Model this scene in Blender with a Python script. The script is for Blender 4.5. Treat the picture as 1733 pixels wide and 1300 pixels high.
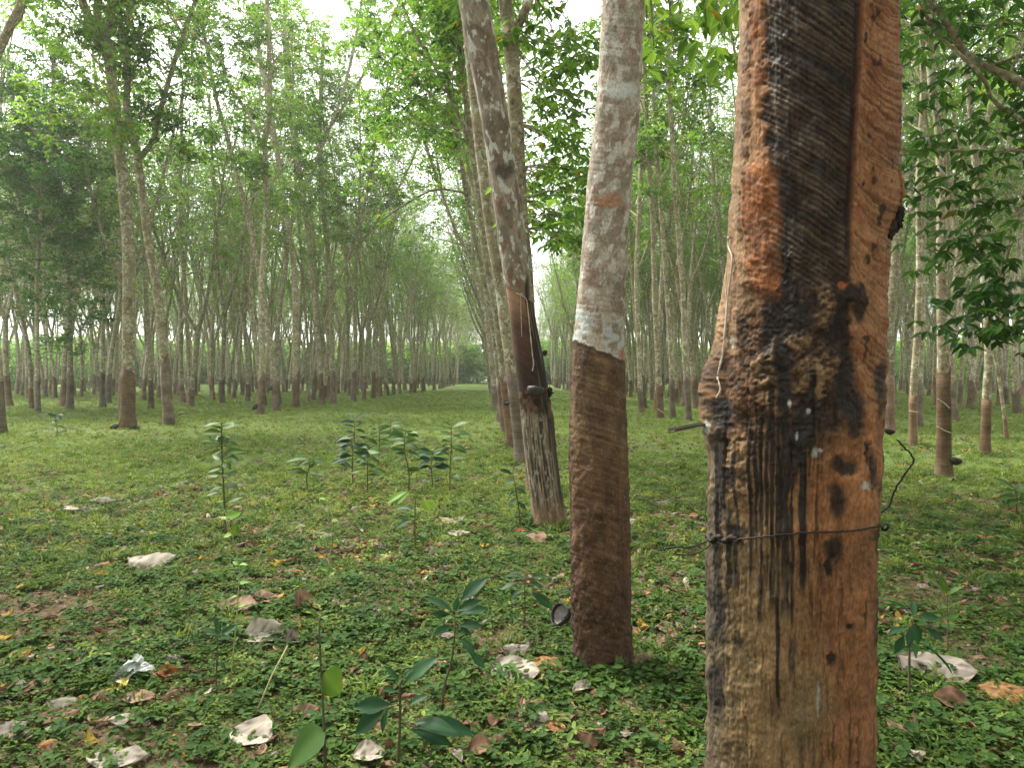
import bpy, math, random
import numpy as np
from mathutils import Vector, Matrix

# ------------------------------------------------------------------ camera, sky, sun, exposure
for o in list(bpy.data.objects):
    bpy.data.objects.remove(o, do_unlink=True)
SC = bpy.context.scene
COL = SC.collection
FPX, CX, CY, HOR = 1250.0, 866.5, 650.0, 640.0     # focal length and centre in photo pixels, horizon row
CAMZ = 1.30
PITCH = math.atan((CY - HOR) / FPX)

cam_data = bpy.data.cameras.new('camera')
cam_data.sensor_width = 36.0
cam_data.lens = 36.0 * FPX / 1733.0
cam_data.clip_start = 0.05
cam_data.clip_end = 2000.0
cam = bpy.data.objects.new('camera', cam_data)
COL.objects.link(cam)
cam.location = (0, 0, CAMZ)
cam.rotation_euler = (math.pi / 2 - PITCH, 0, 0)
SC.camera = cam

SUN_EL, SUN_AZ = math.radians(56), math.radians(-48)   # azimuth from +Y towards +X: ahead of the viewer, to the left
world = bpy.data.worlds.new('World')
SC.world = world
world.use_nodes = True
wn = world.node_tree
wn.nodes.clear()
w_out = wn.nodes.new('ShaderNodeOutputWorld')
w_bg = wn.nodes.new('ShaderNodeBackground')
w_sky = wn.nodes.new('ShaderNodeTexSky')
w_sky.sky_type = 'NISHITA'
w_sky.sun_disc = False
w_sky.sun_elevation = SUN_EL
w_sky.sun_rotation = SUN_AZ
w_sky.air_density = 1.0
w_sky.dust_density = 4.0
w_hsv = wn.nodes.new('ShaderNodeHueSaturation')
w_hsv.inputs['Saturation'].default_value = 0.08         # a thin white overcast
wn.links.new(w_sky.outputs[0], w_hsv.inputs['Color'])
wn.links.new(w_hsv.outputs[0], w_bg.inputs['Color'])
w_bg.inputs['Strength'].default_value = 0.15
wn.links.new(w_bg.outputs[0], w_out.inputs['Surface'])

sun_data = bpy.data.lights.new('sun', 'SUN')
sun_data.energy = 1.5
sun_data.angle = math.radians(14)
sun_data.color = (1.0, 0.92, 0.78)
sun = bpy.data.objects.new('sun', sun_data)
COL.objects.link(sun)
sd = Vector((math.sin(SUN_AZ) * math.cos(SUN_EL), math.cos(SUN_AZ) * math.cos(SUN_EL), math.sin(SUN_EL)))
sun.rotation_euler = sd.to_track_quat('Z', 'Y').to_euler()

SC.view_settings.view_transform = 'Standard'
SC.view_settings.look = 'None'
SC.view_settings.gamma = 1.0
SC.view_settings.use_curve_mapping = False
SC.view_settings.exposure = 2.0
SC.render.engine = 'CYCLES'
cy = SC.cycles
cy.use_denoising = True
cy.max_bounces = 8
cy.diffuse_bounces = 5
cy.glossy_bounces = 2
cy.transmission_bounces = 4
cy.volume_bounces = 1
cy.sample_clamp_indirect = 8.0
cy.caustics_reflective = False
cy.caustics_refractive = False

# ------------------------------------------------------------------ projection helpers (photo pixel -> place)
_c, _s = math.cos(PITCH), math.sin(PITCH)
def ray(px, py):
    u, v = (px - CX) / FPX, (CY - py) / FPX
    return u, _c + v * _s, v * _c - _s
def P(px, py, d):
    """the point seen at photo pixel (px, py) that stands at depth d"""
    x, y, z = ray(px, py)
    k = d / y
    return np.array((x * k, d, CAMZ + z * k))
def G(px, py):
    """the ground point seen at photo pixel (px, py)"""
    x, y, z = ray(px, py)
    k = CAMZ / -z
    for _ in range(6):
        k = (CAMZ - float(ground_h(x * k, y * k))) / -z
    return np.array((x * k, y * k, float(ground_h(x * k, y * k))))

# ------------------------------------------------------------------ noise
def _h(ix, iy, iz, seed):
    with np.errstate(over='ignore'):
        h = (ix.astype(np.int64) * 374761393 + iy.astype(np.int64) * 668265263 + iz.astype(np.int64) * 2147483647 + seed * 144665 + 1013904223) & 0xFFFFFFFF
        h = ((h ^ (h >> 13)) * 1274126177) & 0xFFFFFFFF
        h = ((h ^ (h >> 16)) * 2246822519) & 0xFFFFFFFF
        h = h ^ (h >> 15)
    return (h & 0xFFFFFF) / float(0xFFFFFF)
def vnoise(x, y, z=0.0, seed=0):
    x, y, z = np.broadcast_arrays(np.asarray(x, float), np.asarray(y, float), np.asarray(z, float))
    ix, iy, iz = np.floor(x), np.floor(y), np.floor(z)
    fx, fy, fz = x - ix, y - iy, z - iz
    fx, fy, fz = fx * fx * (3 - 2 * fx), fy * fy * (3 - 2 * fy), fz * fz * (3 - 2 * fz)
    def c(a, b, e): return _h(ix + a, iy + b, iz + e, seed)
    x00 = c(0, 0, 0) * (1 - fx) + c(1, 0, 0) * fx
    x10 = c(0, 1, 0) * (1 - fx) + c(1, 1, 0) * fx
    if np.all(fz == 0):
        return x00 * (1 - fy) + x10 * fy
    x01 = c(0, 0, 1) * (1 - fx) + c(1, 0, 1) * fx
    x11 = c(0, 1, 1) * (1 - fx) + c(1, 1, 1) * fx
    return (x00 * (1 - fy) + x10 * fy) * (1 - fz) + (x01 * (1 - fy) + x11 * fy) * fz
def fbm(x, y, z=0.0, o=4, seed=0):
    t, a, s = 0.0, 0.5, 0.0
    for i in range(o):
        t = t + a * vnoise(np.asarray(x) * 2 ** i, np.asarray(y) * 2 ** i, np.asarray(z) * 2 ** i, seed + i * 17)
        s += a
        a *= 0.5
    return t / s
def sstep(a, b, x):
    t = np.clip((x - a) / (b - a), 0, 1)
    return t * t * (3 - 2 * t)
def band(x, a, b, w):
    return sstep(a - w, a + w, x) * (1 - sstep(b - w, b + w, x))
def lerp(a, b, t):
    return np.asarray(a) * (1 - t[..., None]) + np.asarray(b) * t[..., None]
def spot(px, py, x, y, rx, ry, soft=0.35):
    r = np.sqrt(((px - x) / rx) ** 2 + ((py - y) / ry) ** 2)
    return 1 - sstep(1 - soft, 1 + soft, r)

def ground_h(x, y):
    x, y = np.asarray(x, float), np.asarray(y, float)
    h = 0.07 * (fbm(x * 0.35, y * 0.35, 0, 2, 5) - 0.5) + 0.03 * (fbm(x * 1.7, y * 1.7, 0, 2, 6) - 0.5)
    h = h + 0.45 * sstep(75, 125, y) - 0.6 * sstep(130, 220, y)
    return h

# ------------------------------------------------------------------ mesh helpers
class MB:
    def __init__(self):
        self.v, self.q, self.t, self.n, self.c = [], [], [], 0, []
        self.mq, self.mt = [], []
    def add(self, V, quads=None, tris=None, col=None, m=0):
        V = np.asarray(V, float).reshape(-1, 3)
        if quads is not None and len(quads):
            self.q.append(np.asarray(quads, np.int64) + self.n); self.mq.append(np.full(len(quads), m))
        if tris is not None and len(tris):
            self.t.append(np.asarray(tris, np.int64) + self.n); self.mt.append(np.full(len(tris), m))
        if col is None:
            col = np.ones((len(V), 4))
        col = np.asarray(col, float)
        if col.shape[-1] == 3:
            col = np.concatenate([col, np.ones(col.shape[:-1] + (1,))], -1)
        self.c.append(np.broadcast_to(col, (len(V), 4)))
        self.v.append(V); self.n += len(V)
    def tube(self, pts, rad, sides=8, cap=True, m=0, col=None, rough=0.0, seed=0):
        pts = np.asarray(pts, float); rad = np.broadcast_to(np.asarray(rad, float), (len(pts),))
        d = pts[-1] - pts[0]
        d = d / (np.linalg.norm(d) + 1e-9)
        ref = np.array((1.0, 0, 0)) if abs(d[2]) > 0.75 else np.array((0, 0, 1.0))
        tg = np.gradient(pts, axis=0)
        tg /= np.linalg.norm(tg, axis=1)[:, None] + 1e-9
        a = np.cross(tg, ref); a /= np.linalg.norm(a, axis=1)[:, None] + 1e-9
        b = np.cross(tg, a)
        th = np.linspace(0, 2 * math.pi, sides, endpoint=False)
        r = rad[:, None] * np.ones(sides)
        if rough:
            rr = np.random.RandomState(seed)
            r = r * (1 + rough * (rr.rand(len(pts), sides) - 0.5))
        V = pts[:, None, :] + r[..., None] * (a[:, None, :] * np.cos(th)[None, :, None] + b[:, None, :] * np.sin(th)[None, :, None])
        n = len(pts)
        i = np.arange(n - 1)[:, None] * sides + np.arange(sides)[None, :]
        j = np.arange(n - 1)[:, None] * sides + (np.arange(sides)[None, :] + 1) % sides
        Q = np.stack([i, j, j + sides, i + sides], -1).reshape(-1, 4)
        V = V.reshape(-1, 3)
        T = []
        if cap:
            k = len(V)
            V = np.concatenate([V, pts[:1], pts[-1:]])
            s = np.arange(sides)
            T = np.concatenate([np.stack([s * 0 + k, (s + 1) % sides, s], -1),
                                np.stack([s * 0 + k + 1, s + (n - 1) * sides, (s + 1) % sides + (n - 1) * sides], -1)])
        self.add(V, Q, T, col, m)
    def mesh(self, name, mats, smooth=True):
        V = np.concatenate(self.v) if self.v else np.zeros((0, 3))
        return make_mesh(name, V, np.concatenate(self.q) if self.q else None, np.concatenate(self.t) if self.t else None,
                         np.concatenate(self.c), mats, np.concatenate(self.mq + self.mt) if self.mq or self.mt else None, smooth)

def make_mesh(name, V, Q, T, col, mats, midx=None, smooth=True):
    me = bpy.data.meshes.new(name)
    nq = 0 if Q is None else len(Q)
    nt = 0 if T is None else len(T)
    me.vertices.add(len(V))
    me.vertices.foreach_set('co', np.asarray(V, np.float32).ravel())
    loops = np.concatenate(([Q.ravel()] if nq else []) + ([T.ravel()] if nt else [])).astype(np.int32)
    me.loops.add(len(loops))
    me.loops.foreach_set('vertex_index', loops)
    tot = np.concatenate([np.full(nq, 4), np.full(nt, 3)]).astype(np.int32)
    st = np.concatenate([[0], np.cumsum(tot)[:-1]]).astype(np.int32)
    me.polygons.add(nq + nt)
    me.polygons.foreach_set('loop_start', st)
    me.polygons.foreach_set('loop_total', tot)
    me.polygons.foreach_set('use_smooth', np.full(nq + nt, smooth, bool))
    for m in (mats if isinstance(mats, (list, tuple)) else [mats]):
        me.materials.append(m)
    if midx is not None:
        me.polygons.foreach_set('material_index', midx.astype(np.int32))
    me.update(calc_edges=True)
    if col is not None:
        at = me.attributes.new('Col', 'FLOAT_COLOR', 'POINT')
        at.data.foreach_set('color', np.asarray(col, np.float32).ravel())
    me.validate()
    return me

def obj(name, me, parent=None, loc=None, rot=None, scale=None):
    o = bpy.data.objects.new(name, me)
    COL.objects.link(o)
    if parent is not None:
        o.parent = parent
    if loc is not None:
        o.location = loc
    if rot is not None:
        o.rotation_euler = rot
    if scale is not None:
        o.scale = (scale,) * 3 if np.isscalar(scale) else scale
    return o
def tag(o, label, cat, group=None, kind=None):
    o['label'] = label
    if cat: o['category'] = cat
    if group: o['group'] = group
    if kind: o['kind'] = kind
    return o
def thing(name, label, cat, loc=(0, 0, 0), group=None, rot=None):
    o = bpy.data.objects.new(name, None)
    o.empty_display_size = 0.1
    COL.objects.link(o)
    o.location = loc
    if rot is not None:
        o.rotation_euler = rot
    return tag(o, label, cat, group)

# ------------------------------------------------------------------ materials
class NT:
    def __init__(self, name):
        self.m = bpy.data.materials.new(name)
        self.m.use_nodes = True
        self.t = self.m.node_tree
        self.t.nodes.clear()
        self.out = self.t.nodes.new('ShaderNodeOutputMaterial')
    def n(self, typ, ins=None, **kw):
        nd = self.t.nodes.new(typ)
        for k, v in kw.items():
            setattr(nd, k, v)
        for k, v in (ins or {}).items():
            if isinstance(v, bpy.types.NodeSocket):
                self.t.links.new(v, nd.inputs[k])
            else:
                nd.inputs[k].default_value = v
        return nd
    def ramp(self, fac, stops):
        r = self.n('ShaderNodeValToRGB', {'Fac': fac})
        e = r.color_ramp.elements
        while len(e) < len(stops):
            e.new(0.5)
        for el, (p, c) in zip(e, stops):
            el.position = p
            el.color = (c, c, c, 1) if np.isscalar(c) else tuple(c) + (1,)
        return r.outputs['Color']
    def mix(self, fac, a, b, mode='MIX'):
        x = self.n('ShaderNodeMix', data_type='RGBA', blend_type=mode)
        for s, v in ((0, fac), (6, a), (7, b)):
            if isinstance(v, bpy.types.NodeSocket):
                self.t.links.new(v, x.inputs[s])
            elif s == 0:
                x.inputs[s].default_value = v
            else:
                x.inputs[s].default_value = tuple(v) + (1,) if len(v) == 3 else v
        return x.outputs[2]
    def math(self, op, a, b=0.0):
        x = self.n('ShaderNodeMath', operation=op)
        for s, v in ((0, a), (1, b)):
            if isinstance(v, bpy.types.NodeSocket):
                self.t.links.new(v, x.inputs[s])
            else:
                x.inputs[s].default_value = v
        return x.outputs[0]
    def noise(self, vec, scale, detail=4, rough=0.6, dist=0.0):
        return self.n('ShaderNodeTexNoise', {'Vector': vec, 'Scale': scale, 'Detail': detail, 'Roughness': rough, 'Distortion': dist}).outputs['Fac']
    def mapping(self, vec, scale=(1, 1, 1), rot=(0, 0, 0), loc=(0, 0, 0)):
        return self.n('ShaderNodeMapping', {'Vector': vec, 'Scale': scale, 'Rotation': rot, 'Location': loc}).outputs[0]
    def done(self, sh):
        self.t.links.new(sh, self.out.inputs['Surface'])
        return self.m
    def principled(self, col, rough=0.8, spec=0.3, bump=None, bstr=0.3, bdist=0.01, metal=0.0):
        ins = {'Base Color': col if isinstance(col, bpy.types.NodeSocket) else tuple(col) + (1,), 'Roughness': rough, 'Specular IOR Level': spec, 'Metallic': metal}
        if bump is not None:
            b = self.n('ShaderNodeBump', {'Height': bump, 'Strength': bstr, 'Distance': bdist})
            ins['Normal'] = b.outputs[0]
        return self.n('ShaderNodeBsdfPrincipled', ins).outputs[0]

def leaf_material(name, tint=(1, 1, 1), trans=0.35, spread=0.5, rough=0.5, spec=0.25, use_obj_random=True):
    k = NT(name)
    at = k.n('ShaderNodeAttribute', attribute_name='Col').outputs['Color']
    c = k.mix(1.0, at, tint, 'MULTIPLY')
    if use_obj_random:
        rnd = k.n('ShaderNodeObjectInfo').outputs['Random']
        v = k.math('ADD', k.math('MULTIPLY', rnd, spread), 1.0 - spread / 2)
        c = k.n('ShaderNodeHueSaturation', {'Color': c, 'Value': v, 'Hue': k.math('ADD', k.math('MULTIPLY', rnd, -0.02), 0.51)}).outputs[0]
    p = k.principled(c, rough, spec)
    tc = k.n('ShaderNodeHueSaturation', {'Color': c, 'Value': 1.5, 'Saturation': 1.1, 'Hue': 0.485}).outputs[0]
    t = k.n('ShaderNodeBsdfTranslucent', {'Color': tc}).outputs[0]
    mx = k.n('ShaderNodeMixShader', {0: trans, 1: p, 2: t})
    return k.done(mx.outputs[0])

def vcol_material(name, bump_scale=220, bstr=0.5, bdist=0.003, rough_from_alpha=True, var=0.35, rough=0.8, stretch=(1, 1, 0.35)):
    k = NT(name)
    a = k.n('ShaderNodeAttribute', attribute_name='Col')
    co = k.n('ShaderNodeTexCoord').outputs['Object']
    mp = k.mapping(co, stretch)
    nz = k.noise(mp, bump_scale, 5, 0.65)
    c = k.mix(1.0, a.outputs['Color'], k.ramp(nz, [(0.25, 1 - var), (0.75, 1 + var)]), 'MULTIPLY')
    return k.done(k.principled(c, a.outputs['Alpha'] if rough_from_alpha else rough, 0.3, nz, bstr, bdist))

def bark_material():
    k = NT('pale_lichen_bark')
    co = k.n('ShaderNodeTexCoord').outputs['Object']
    rnd = k.n('ShaderNodeObjectInfo').outputs['Random']
    off = k.n('ShaderNodeCombineXYZ', {'Z': k.math('MULTIPLY', rnd, 37.0)}).outputs[0]
    v = k.n('ShaderNodeVectorMath', {0: co, 1: off}, operation='ADD').outputs[0]
    mp = k.mapping(v, (1, 1, 0.7))
    n1 = k.noise(mp, 3.0, 5, 0.65, 0.5)
    n2 = k.noise(k.mapping(v, (1, 1, 0.9)), 7.0, 4, 0.6, 1.2)
    n4 = k.noise(k.mapping(v, (1, 1, 1.0), loc=(5, 3, 2)), 11.0, 4, 0.6, 1.0)
    n3 = k.noise(mp, 40, 5, 0.75)
    rings = k.noise(k.mapping(v, (2, 2, 22)), 1.0, 4, 0.65)
    c = k.ramp(n1, [(0.3, (0.18, 0.152, 0.10)), (0.5, (0.32, 0.275, 0.185)), (0.7, (0.23, 0.18, 0.118))])
    c = k.mix(k.ramp(n2, [(0.54, 0), (0.58, 0.9)]), c, (0.50, 0.485, 0.39))
    c = k.mix(k.ramp(n4, [(0.56, 0), (0.62, 0.8)]), c, (0.155, 0.105, 0.065))
    c = k.mix(k.ramp(n2, [(0.34, 0.8), (0.42, 0)]), c, (0.13, 0.12, 0.075))
    c = k.mix(0.8, c, k.ramp(n3, [(0.25, 0.45), (0.75, 1.45)]), 'MULTIPLY')
    c = k.mix(0.5, c, k.ramp(rings, [(0.3, 0.6), (0.6, 1.25)]), 'MULTIPLY')
    c = k.n('ShaderNodeHueSaturation', {'Color': c, 'Value': k.math('ADD', k.math('MULTIPLY', rnd, 0.5), 0.8)}).outputs[0]
    return k.done(k.principled(c, 0.9, 0.15, n3, 0.6, 0.01))

def tapped_material():
    k = NT('tapped_brown_bark')
    co = k.n('ShaderNodeTexCoord').outputs['Object']
    rnd = k.n('ShaderNodeObjectInfo').outputs['Random']
    off = k.n('ShaderNodeCombineXYZ', {'Z': k.math('MULTIPLY', rnd, 37.0)}).outputs[0]
    v = k.n('ShaderNodeVectorMath', {0: co, 1: off}, operation='ADD').outputs[0]
    n1 = k.noise(v, 4.0, 4, 0.6)
    lines = k.noise(k.mapping(v, (3, 3, 60), (0.35, 0.1, 0)), 1.0, 4, 0.6)
    fib = k.noise(k.mapping(v, (50, 50, 4)), 1.0, 4, 0.6)
    c = k.ramp(n1, [(0.3, (0.10, 0.064, 0.040)), (0.55, (0.19, 0.118, 0.070)), (0.75, (0.27, 0.185, 0.12))])
    c = k.mix(0.7, c, k.ramp(lines, [(0.3, 0.55), (0.7, 1.5)]), 'MULTIPLY')
    c = k.mix(0.5, c, k.ramp(fib, [(0.3, 0.6), (0.7, 1.4)]), 'MULTIPLY')
    c = k.n('ShaderNodeHueSaturation', {'Color': c, 'Value': k.math('ADD', k.math('MULTIPLY', rnd, 0.7), 0.6), 'Saturation': k.math('ADD', k.math('MULTIPLY', k.math('FRACT', k.math('MULTIPLY', rnd, 7.3)), 0.4), 0.6), 'Hue': k.math('ADD', k.math('MULTIPLY', rnd, -0.02), 0.51)}).outputs[0]
    return k.done(k.principled(c, 0.88, 0.2, lines, 0.6, 0.01))

def ground_material():
    k = NT('soil_and_moss')
    co = k.n('ShaderNodeTexCoord').outputs['Object']
    n1 = k.noise(co, 0.5, 4, 0.6)
    n2 = k.noise(co, 3.0, 5, 0.65)
    n3 = k.noise(co, 26, 5, 0.7)
    soil = k.ramp(n3, [(0.25, (0.045, 0.032, 0.020)), (0.5, (0.11, 0.08, 0.048)), (0.8, (0.22, 0.165, 0.105))])
    green = k.ramp(n3, [(0.25, (0.05, 0.085, 0.018)), (0.55, (0.11, 0.16, 0.04)), (0.8, (0.22, 0.265, 0.08))])
    sep = k.n('ShaderNodeSeparateXYZ', {0: co})
    far = k.n('ShaderNodeMapRange', {'Value': sep.outputs['Y'], 'From Min': 4.0, 'From Max': 22.0, 'To Min': -0.12, 'To Max': 0.62}, clamp=True).outputs[0]
    f = k.math('ADD', k.math('ADD', k.math('MULTIPLY', n1, 0.5), k.math('MULTIPLY', n2, 0.5)), far)
    f = k.ramp(f, [(0.46, 0.05), (0.60, 1.0)])
    c = k.mix(f, soil, green)
    return k.done(k.principled(c, 0.95, 0.1, n3, 0.8, 0.03))

def plain(name, col, rough=0.6, spec=0.3, metal=0.0, bump=0.0, bscale=60):
    k = NT(name)
    co = k.n('ShaderNodeTexCoord').outputs['Object']
    nz = k.noise(co, bscale, 4, 0.6)
    c = k.mix(1.0, col, k.ramp(nz, [(0.3, 0.75), (0.7, 1.25)]), 'MULTIPLY')
    return k.done(k.principled(c, rough, spec, nz, bump, 0.004, metal))

M_BARK = bark_material()
M_TAP = tapped_material()
M_LEAF = leaf_material('rubber_leaf', trans=0.6)
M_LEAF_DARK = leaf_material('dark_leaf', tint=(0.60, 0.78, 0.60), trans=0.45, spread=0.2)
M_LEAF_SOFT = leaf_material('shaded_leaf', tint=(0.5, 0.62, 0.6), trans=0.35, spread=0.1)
M_HERB = leaf_material('herb_leaf', trans=0.3, spread=0.6, rough=0.7, spec=0.12)
M_DRY = leaf_material('dry_leaf_skin', trans=0.12, spread=0.35, rough=0.75, spec=0.15)
M_SEED = leaf_material('seedling_leaf', trans=0.28, spread=0.35, rough=0.5, spec=0.22)
M_STEM = plain('green_brown_stem', (0.10, 0.085, 0.045), 0.7)
M_VINE = plain('pale_green_stem', (0.30, 0.36, 0.12), 0.6)
M_GROUND = ground_material()
M_TRUNKV = vcol_material('carved_trunk_wood')
M_TRUNKV2 = vcol_material('trunk_bark_skin', 140, 0.55, 0.005, stretch=(1, 1, 0.8))
M_LATEX = plain('dried_latex', (0.46, 0.40, 0.31), 0.45, 0.4)
M_METAL = plain('weathered_zinc', (0.16, 0.15, 0.14), 0.45, 0.5, 0.7, 0.2)
M_WIRE = plain('rusty_wire', (0.035, 0.028, 0.024), 0.7, 0.3, 0.2, 0.4, 200)
M_SHELL = plain('dark_shell', (0.035, 0.026, 0.022), 0.55, 0.4, 0.0, 0.6, 90)
M_CUPIN = plain('latex_film', (0.24, 0.22, 0.21), 0.4, 0.4)
M_BLUE = plain('blue_plastic', (0.05, 0.22, 0.55), 0.35, 0.5)
M_PLASTIC = plain('white_plastic_film', (0.36, 0.38, 0.37), 0.35, 0.5)
M_YELLOW = plain('yellow_plastic_film', (0.42, 0.34, 0.03), 0.4, 0.5)

# ------------------------------------------------------------------ the ground
def axis(near, far_neg, far_pos, step, grow):
    a = [0.0]
    s = step
    while a[-1] < far_pos:
        if a[-1] > near: s *= grow
        a.append(a[-1] + s)
    b = [0.0]
    s = step
    while b[-1] > far_neg:
        if -b[-1] > near: s *= grow
        b.append(b[-1] - s)
    return np.array(b[::-1][:-1] + a)
gx = axis(4.0, -420, 420, 0.07, 1.06)
gy = axis(8.0, -120, 520, 0.07, 1.06)
GXX, GYY = np.meshgrid(gx, gy)
GZZ = ground_h(GXX, GYY)
near = np.exp(-((GYY - 3) / 6) ** 2)
GZZ2 = GZZ + 0.02 * (fbm(GXX * 9, GYY * 9, 0, 3, 8) - 0.5) * near - 0.006
gV = np.stack([GXX, GYY, GZZ2], -1).reshape(-1, 3)
ny_, nx_ = GXX.shape
gi = (np.arange(ny_ - 1)[:, None] * nx_ + np.arange(nx_ - 1)[None, :]).ravel()
gQ = np.stack([gi, gi + 1, gi + 1 + nx_, gi + nx_], -1)
ground = obj('ground', make_mesh('ground', gV, gQ, None, None, M_GROUND))
tag(ground, 'earth floor of the plantation under grass and leaf litter', None, kind='structure')

# ------------------------------------------------------------------ leaves
def unit(a):
    return a / (np.linalg.norm(a, axis=-1, keepdims=True) + 1e-9)
def leaflets(base, d, nrm, L, W):
    d = unit(d)
    s = unit(np.cross(d, nrm))
    n = np.cross(s, d)
    L = np.asarray(L)[:, None]; W = np.asarray(W)[:, None]
    m = base + d * L * 0.5
    V = np.stack([base, m + s * W / 2 + n * W * 0.15, base + d * L - n * L * 0.12, m - s * W / 2 + n * W * 0.15], 1)
    N = len(base)
    i = np.arange(N)[:, None] * 4
    T = np.concatenate([i + np.array([[0, 1, 2]]), i + np.array([[0, 2, 3]])])
    return V.reshape(-1, 3), T
def crown_leaves(centers, rs, per=10, rad=0.42, L=0.14, dark=1.0):
    centers = np.asarray(centers)
    N = len(centers)
    if N == 0:
        return np.zeros((0, 3)), np.zeros((0, 3), int), np.zeros((0, 4))
    pet = rs.normal(0, 1, (N, per, 3))
    pet = unit(pet) * (rs.rand(N, per, 1) ** 0.5) * rad * np.array((1, 1, 0.6)) * (0.6 + 0.8 * rs.rand(N, 1, 1))
    b = (centers[:, None, :] + pet).reshape(-1, 3)
    n = len(b)
    az = rs.rand(n) * 2 * math.pi
    out = []
    cl_v = np.repeat(rs.rand(N), per)
    g0 = np.array((0.032, 0.092, 0.020)); g1 = np.array((0.150, 0.275, 0.048))
    cols = []
    for k in (-1, 0, 1):
        a = az + k * (0.75 + 0.25 * rs.rand(n))
        dr = -0.15 - 0.6 * rs.rand(n)
        d = np.stack([np.cos(a), np.sin(a), dr], -1)
        nr = np.stack([rs.normal(0, .35, n), rs.normal(0, .35, n), np.ones(n)], -1)
        ll = L * (0.7 + 0.6 * rs.rand(n))
        out.append(leaflets(b, d, nr, ll, ll * (0.36 + 0.1 * rs.rand(n))))
        t = np.clip(0.55 * cl_v + 0.45 * rs.rand(n), 0, 1)
        c = g0 + (g1 - g0) * t[:, None]
        y = rs.rand(n) < 0.012
        c[y] = (0.30, 0.20, 0.03)
        cols.append(np.repeat(c * dark, 4, axis=0))
    V, T, k = [], [], 0
    for v, t in out:
        V.append(v); T.append(t + k); k += len(v)
    c = np.concatenate(cols)
    return np.concatenate(V), np.concatenate(T), np.concatenate([c, np.ones((len(c), 1))], 1)

# ------------------------------------------------------------------ trees
def smooth_line(pts, n):
    """Catmull-Rom resampling of a polyline (any number of columns)"""
    p = np.asarray(pts, float)
    if len(p) == 2:
        return p[0] + (p[1] - p[0]) * np.linspace(0, 1, n)[:, None]
    q = np.concatenate([[2 * p[0] - p[1]], p, [2 * p[-1] - p[-2]]])
    u = np.linspace(0, len(p) - 1, n)
    i = np.clip(u.astype(int), 0, len(p) - 2)
    t = (u - i)[:, None]
    a, b, c, d = q[i], q[i + 1], q[i + 2], q[i + 3]
    return 0.5 * (2 * b + (c - a) * t + (2 * a - 5 * b + 4 * c - d) * t ** 2 + (3 * b - a - 3 * c + d) * t ** 3)

def tapped_sleeve(mb, line, rad, top, rs, tilt=0.10, m=0, sides=14):
    """brown tapped zone: a skin over the foot of the stem that ends in a slanting cut"""
    ph = rs.rand() * 6.28
    zb = line[0][2]
    n = 9
    th = np.linspace(0, 2 * math.pi, sides, endpoint=False)
    rows = []
    for k in range(n):
        f = min(k / (n - 2), 1.0)
        z = (zb - 0.03) + (top + tilt * np.sin(th + ph) - (zb - 0.03)) * f
        x = np.interp(z, line[:, 2], line[:, 0]); y = np.interp(z, line[:, 2], line[:, 1])
        r = np.interp(z, line[:, 2], rad)
        r = r * 1.05 + 0.004 + 0.05 * r * (rs.rand(sides) - .5) if k < n - 1 else r * 0.8
        rows.append(np.stack([x + r * np.cos(th), y + r * np.sin(th), z], -1))
    V = np.concatenate(rows)
    i = np.arange(n - 1)[:, None] * sides + np.arange(sides)[None, :]
    j = np.arange(n - 1)[:, None] * sides + (np.arange(sides)[None, :] + 1) % sides
    mb.add(V, np.stack([i, j, j + sides, i + sides], -1).reshape(-1, 4), m=m)

def grow(mb, rs, axes, leaf_from, H, per_m=1.8, blen=(0.9, 2.4), clusters=3, m=0):
    """side branches on the given axes (lists of (x,y,z,r) rows); returns the leaf-cluster centres"""
    cs = []
    for ax in axes:
        ax = np.asarray(ax)
        z = ax[:, 2]
        L = np.concatenate([[0], np.cumsum(np.linalg.norm(np.diff(ax[:, :3], axis=0), axis=1))])
        n = int(L[-1] * per_m)
        for s in np.sort(rs.rand(n)) * L[-1]:
            p = np.array([np.interp(s, L, ax[:, k]) for k in range(4)])
            if p[2] < leaf_from + rs.rand() * 1.5:
                continue
            up = (p[2] - leaf_from) / max(H - leaf_from, 1)
            ln = (blen[0] + (blen[1] - blen[0]) * rs.rand()) * (1.0 - 0.45 * up)
            a = rs.rand() * 6.283
            el = 0.25 + 0.75 * rs.rand() + 0.3 * up
            d = np.array((math.cos(a) * math.cos(el), math.sin(a) * math.cos(el), math.sin(el)))
            side = np.array((-math.sin(a), math.cos(a), 0)) * rs.normal(0, 0.25)
            pts = [p[:3], p[:3] + d * ln * 0.35, p[:3] + (d * 0.75 + side * 0.6) * ln + np.array((0, 0, 0.02)) * ln,
                   p[:3] + (d + side) * ln * 1.05 + np.array((0, 0, -0.10 * ln))]
            r0 = min(p[3] * 0.45, 0.012 + 0.011 * ln)
            mb.tube(smooth_line(pts, 5), np.linspace(r0, 0.004, 5), 4, False, m)
            for t in np.linspace(0.5, 1.0, clusters):
                q = np.array([np.interp(t * 3, range(4), [w[k] for w in pts]) for k in range(3)])
                cs.append(q + rs.normal(0, 0.16, 3))
        cs.append(ax[-1, :3])
    return cs

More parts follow.
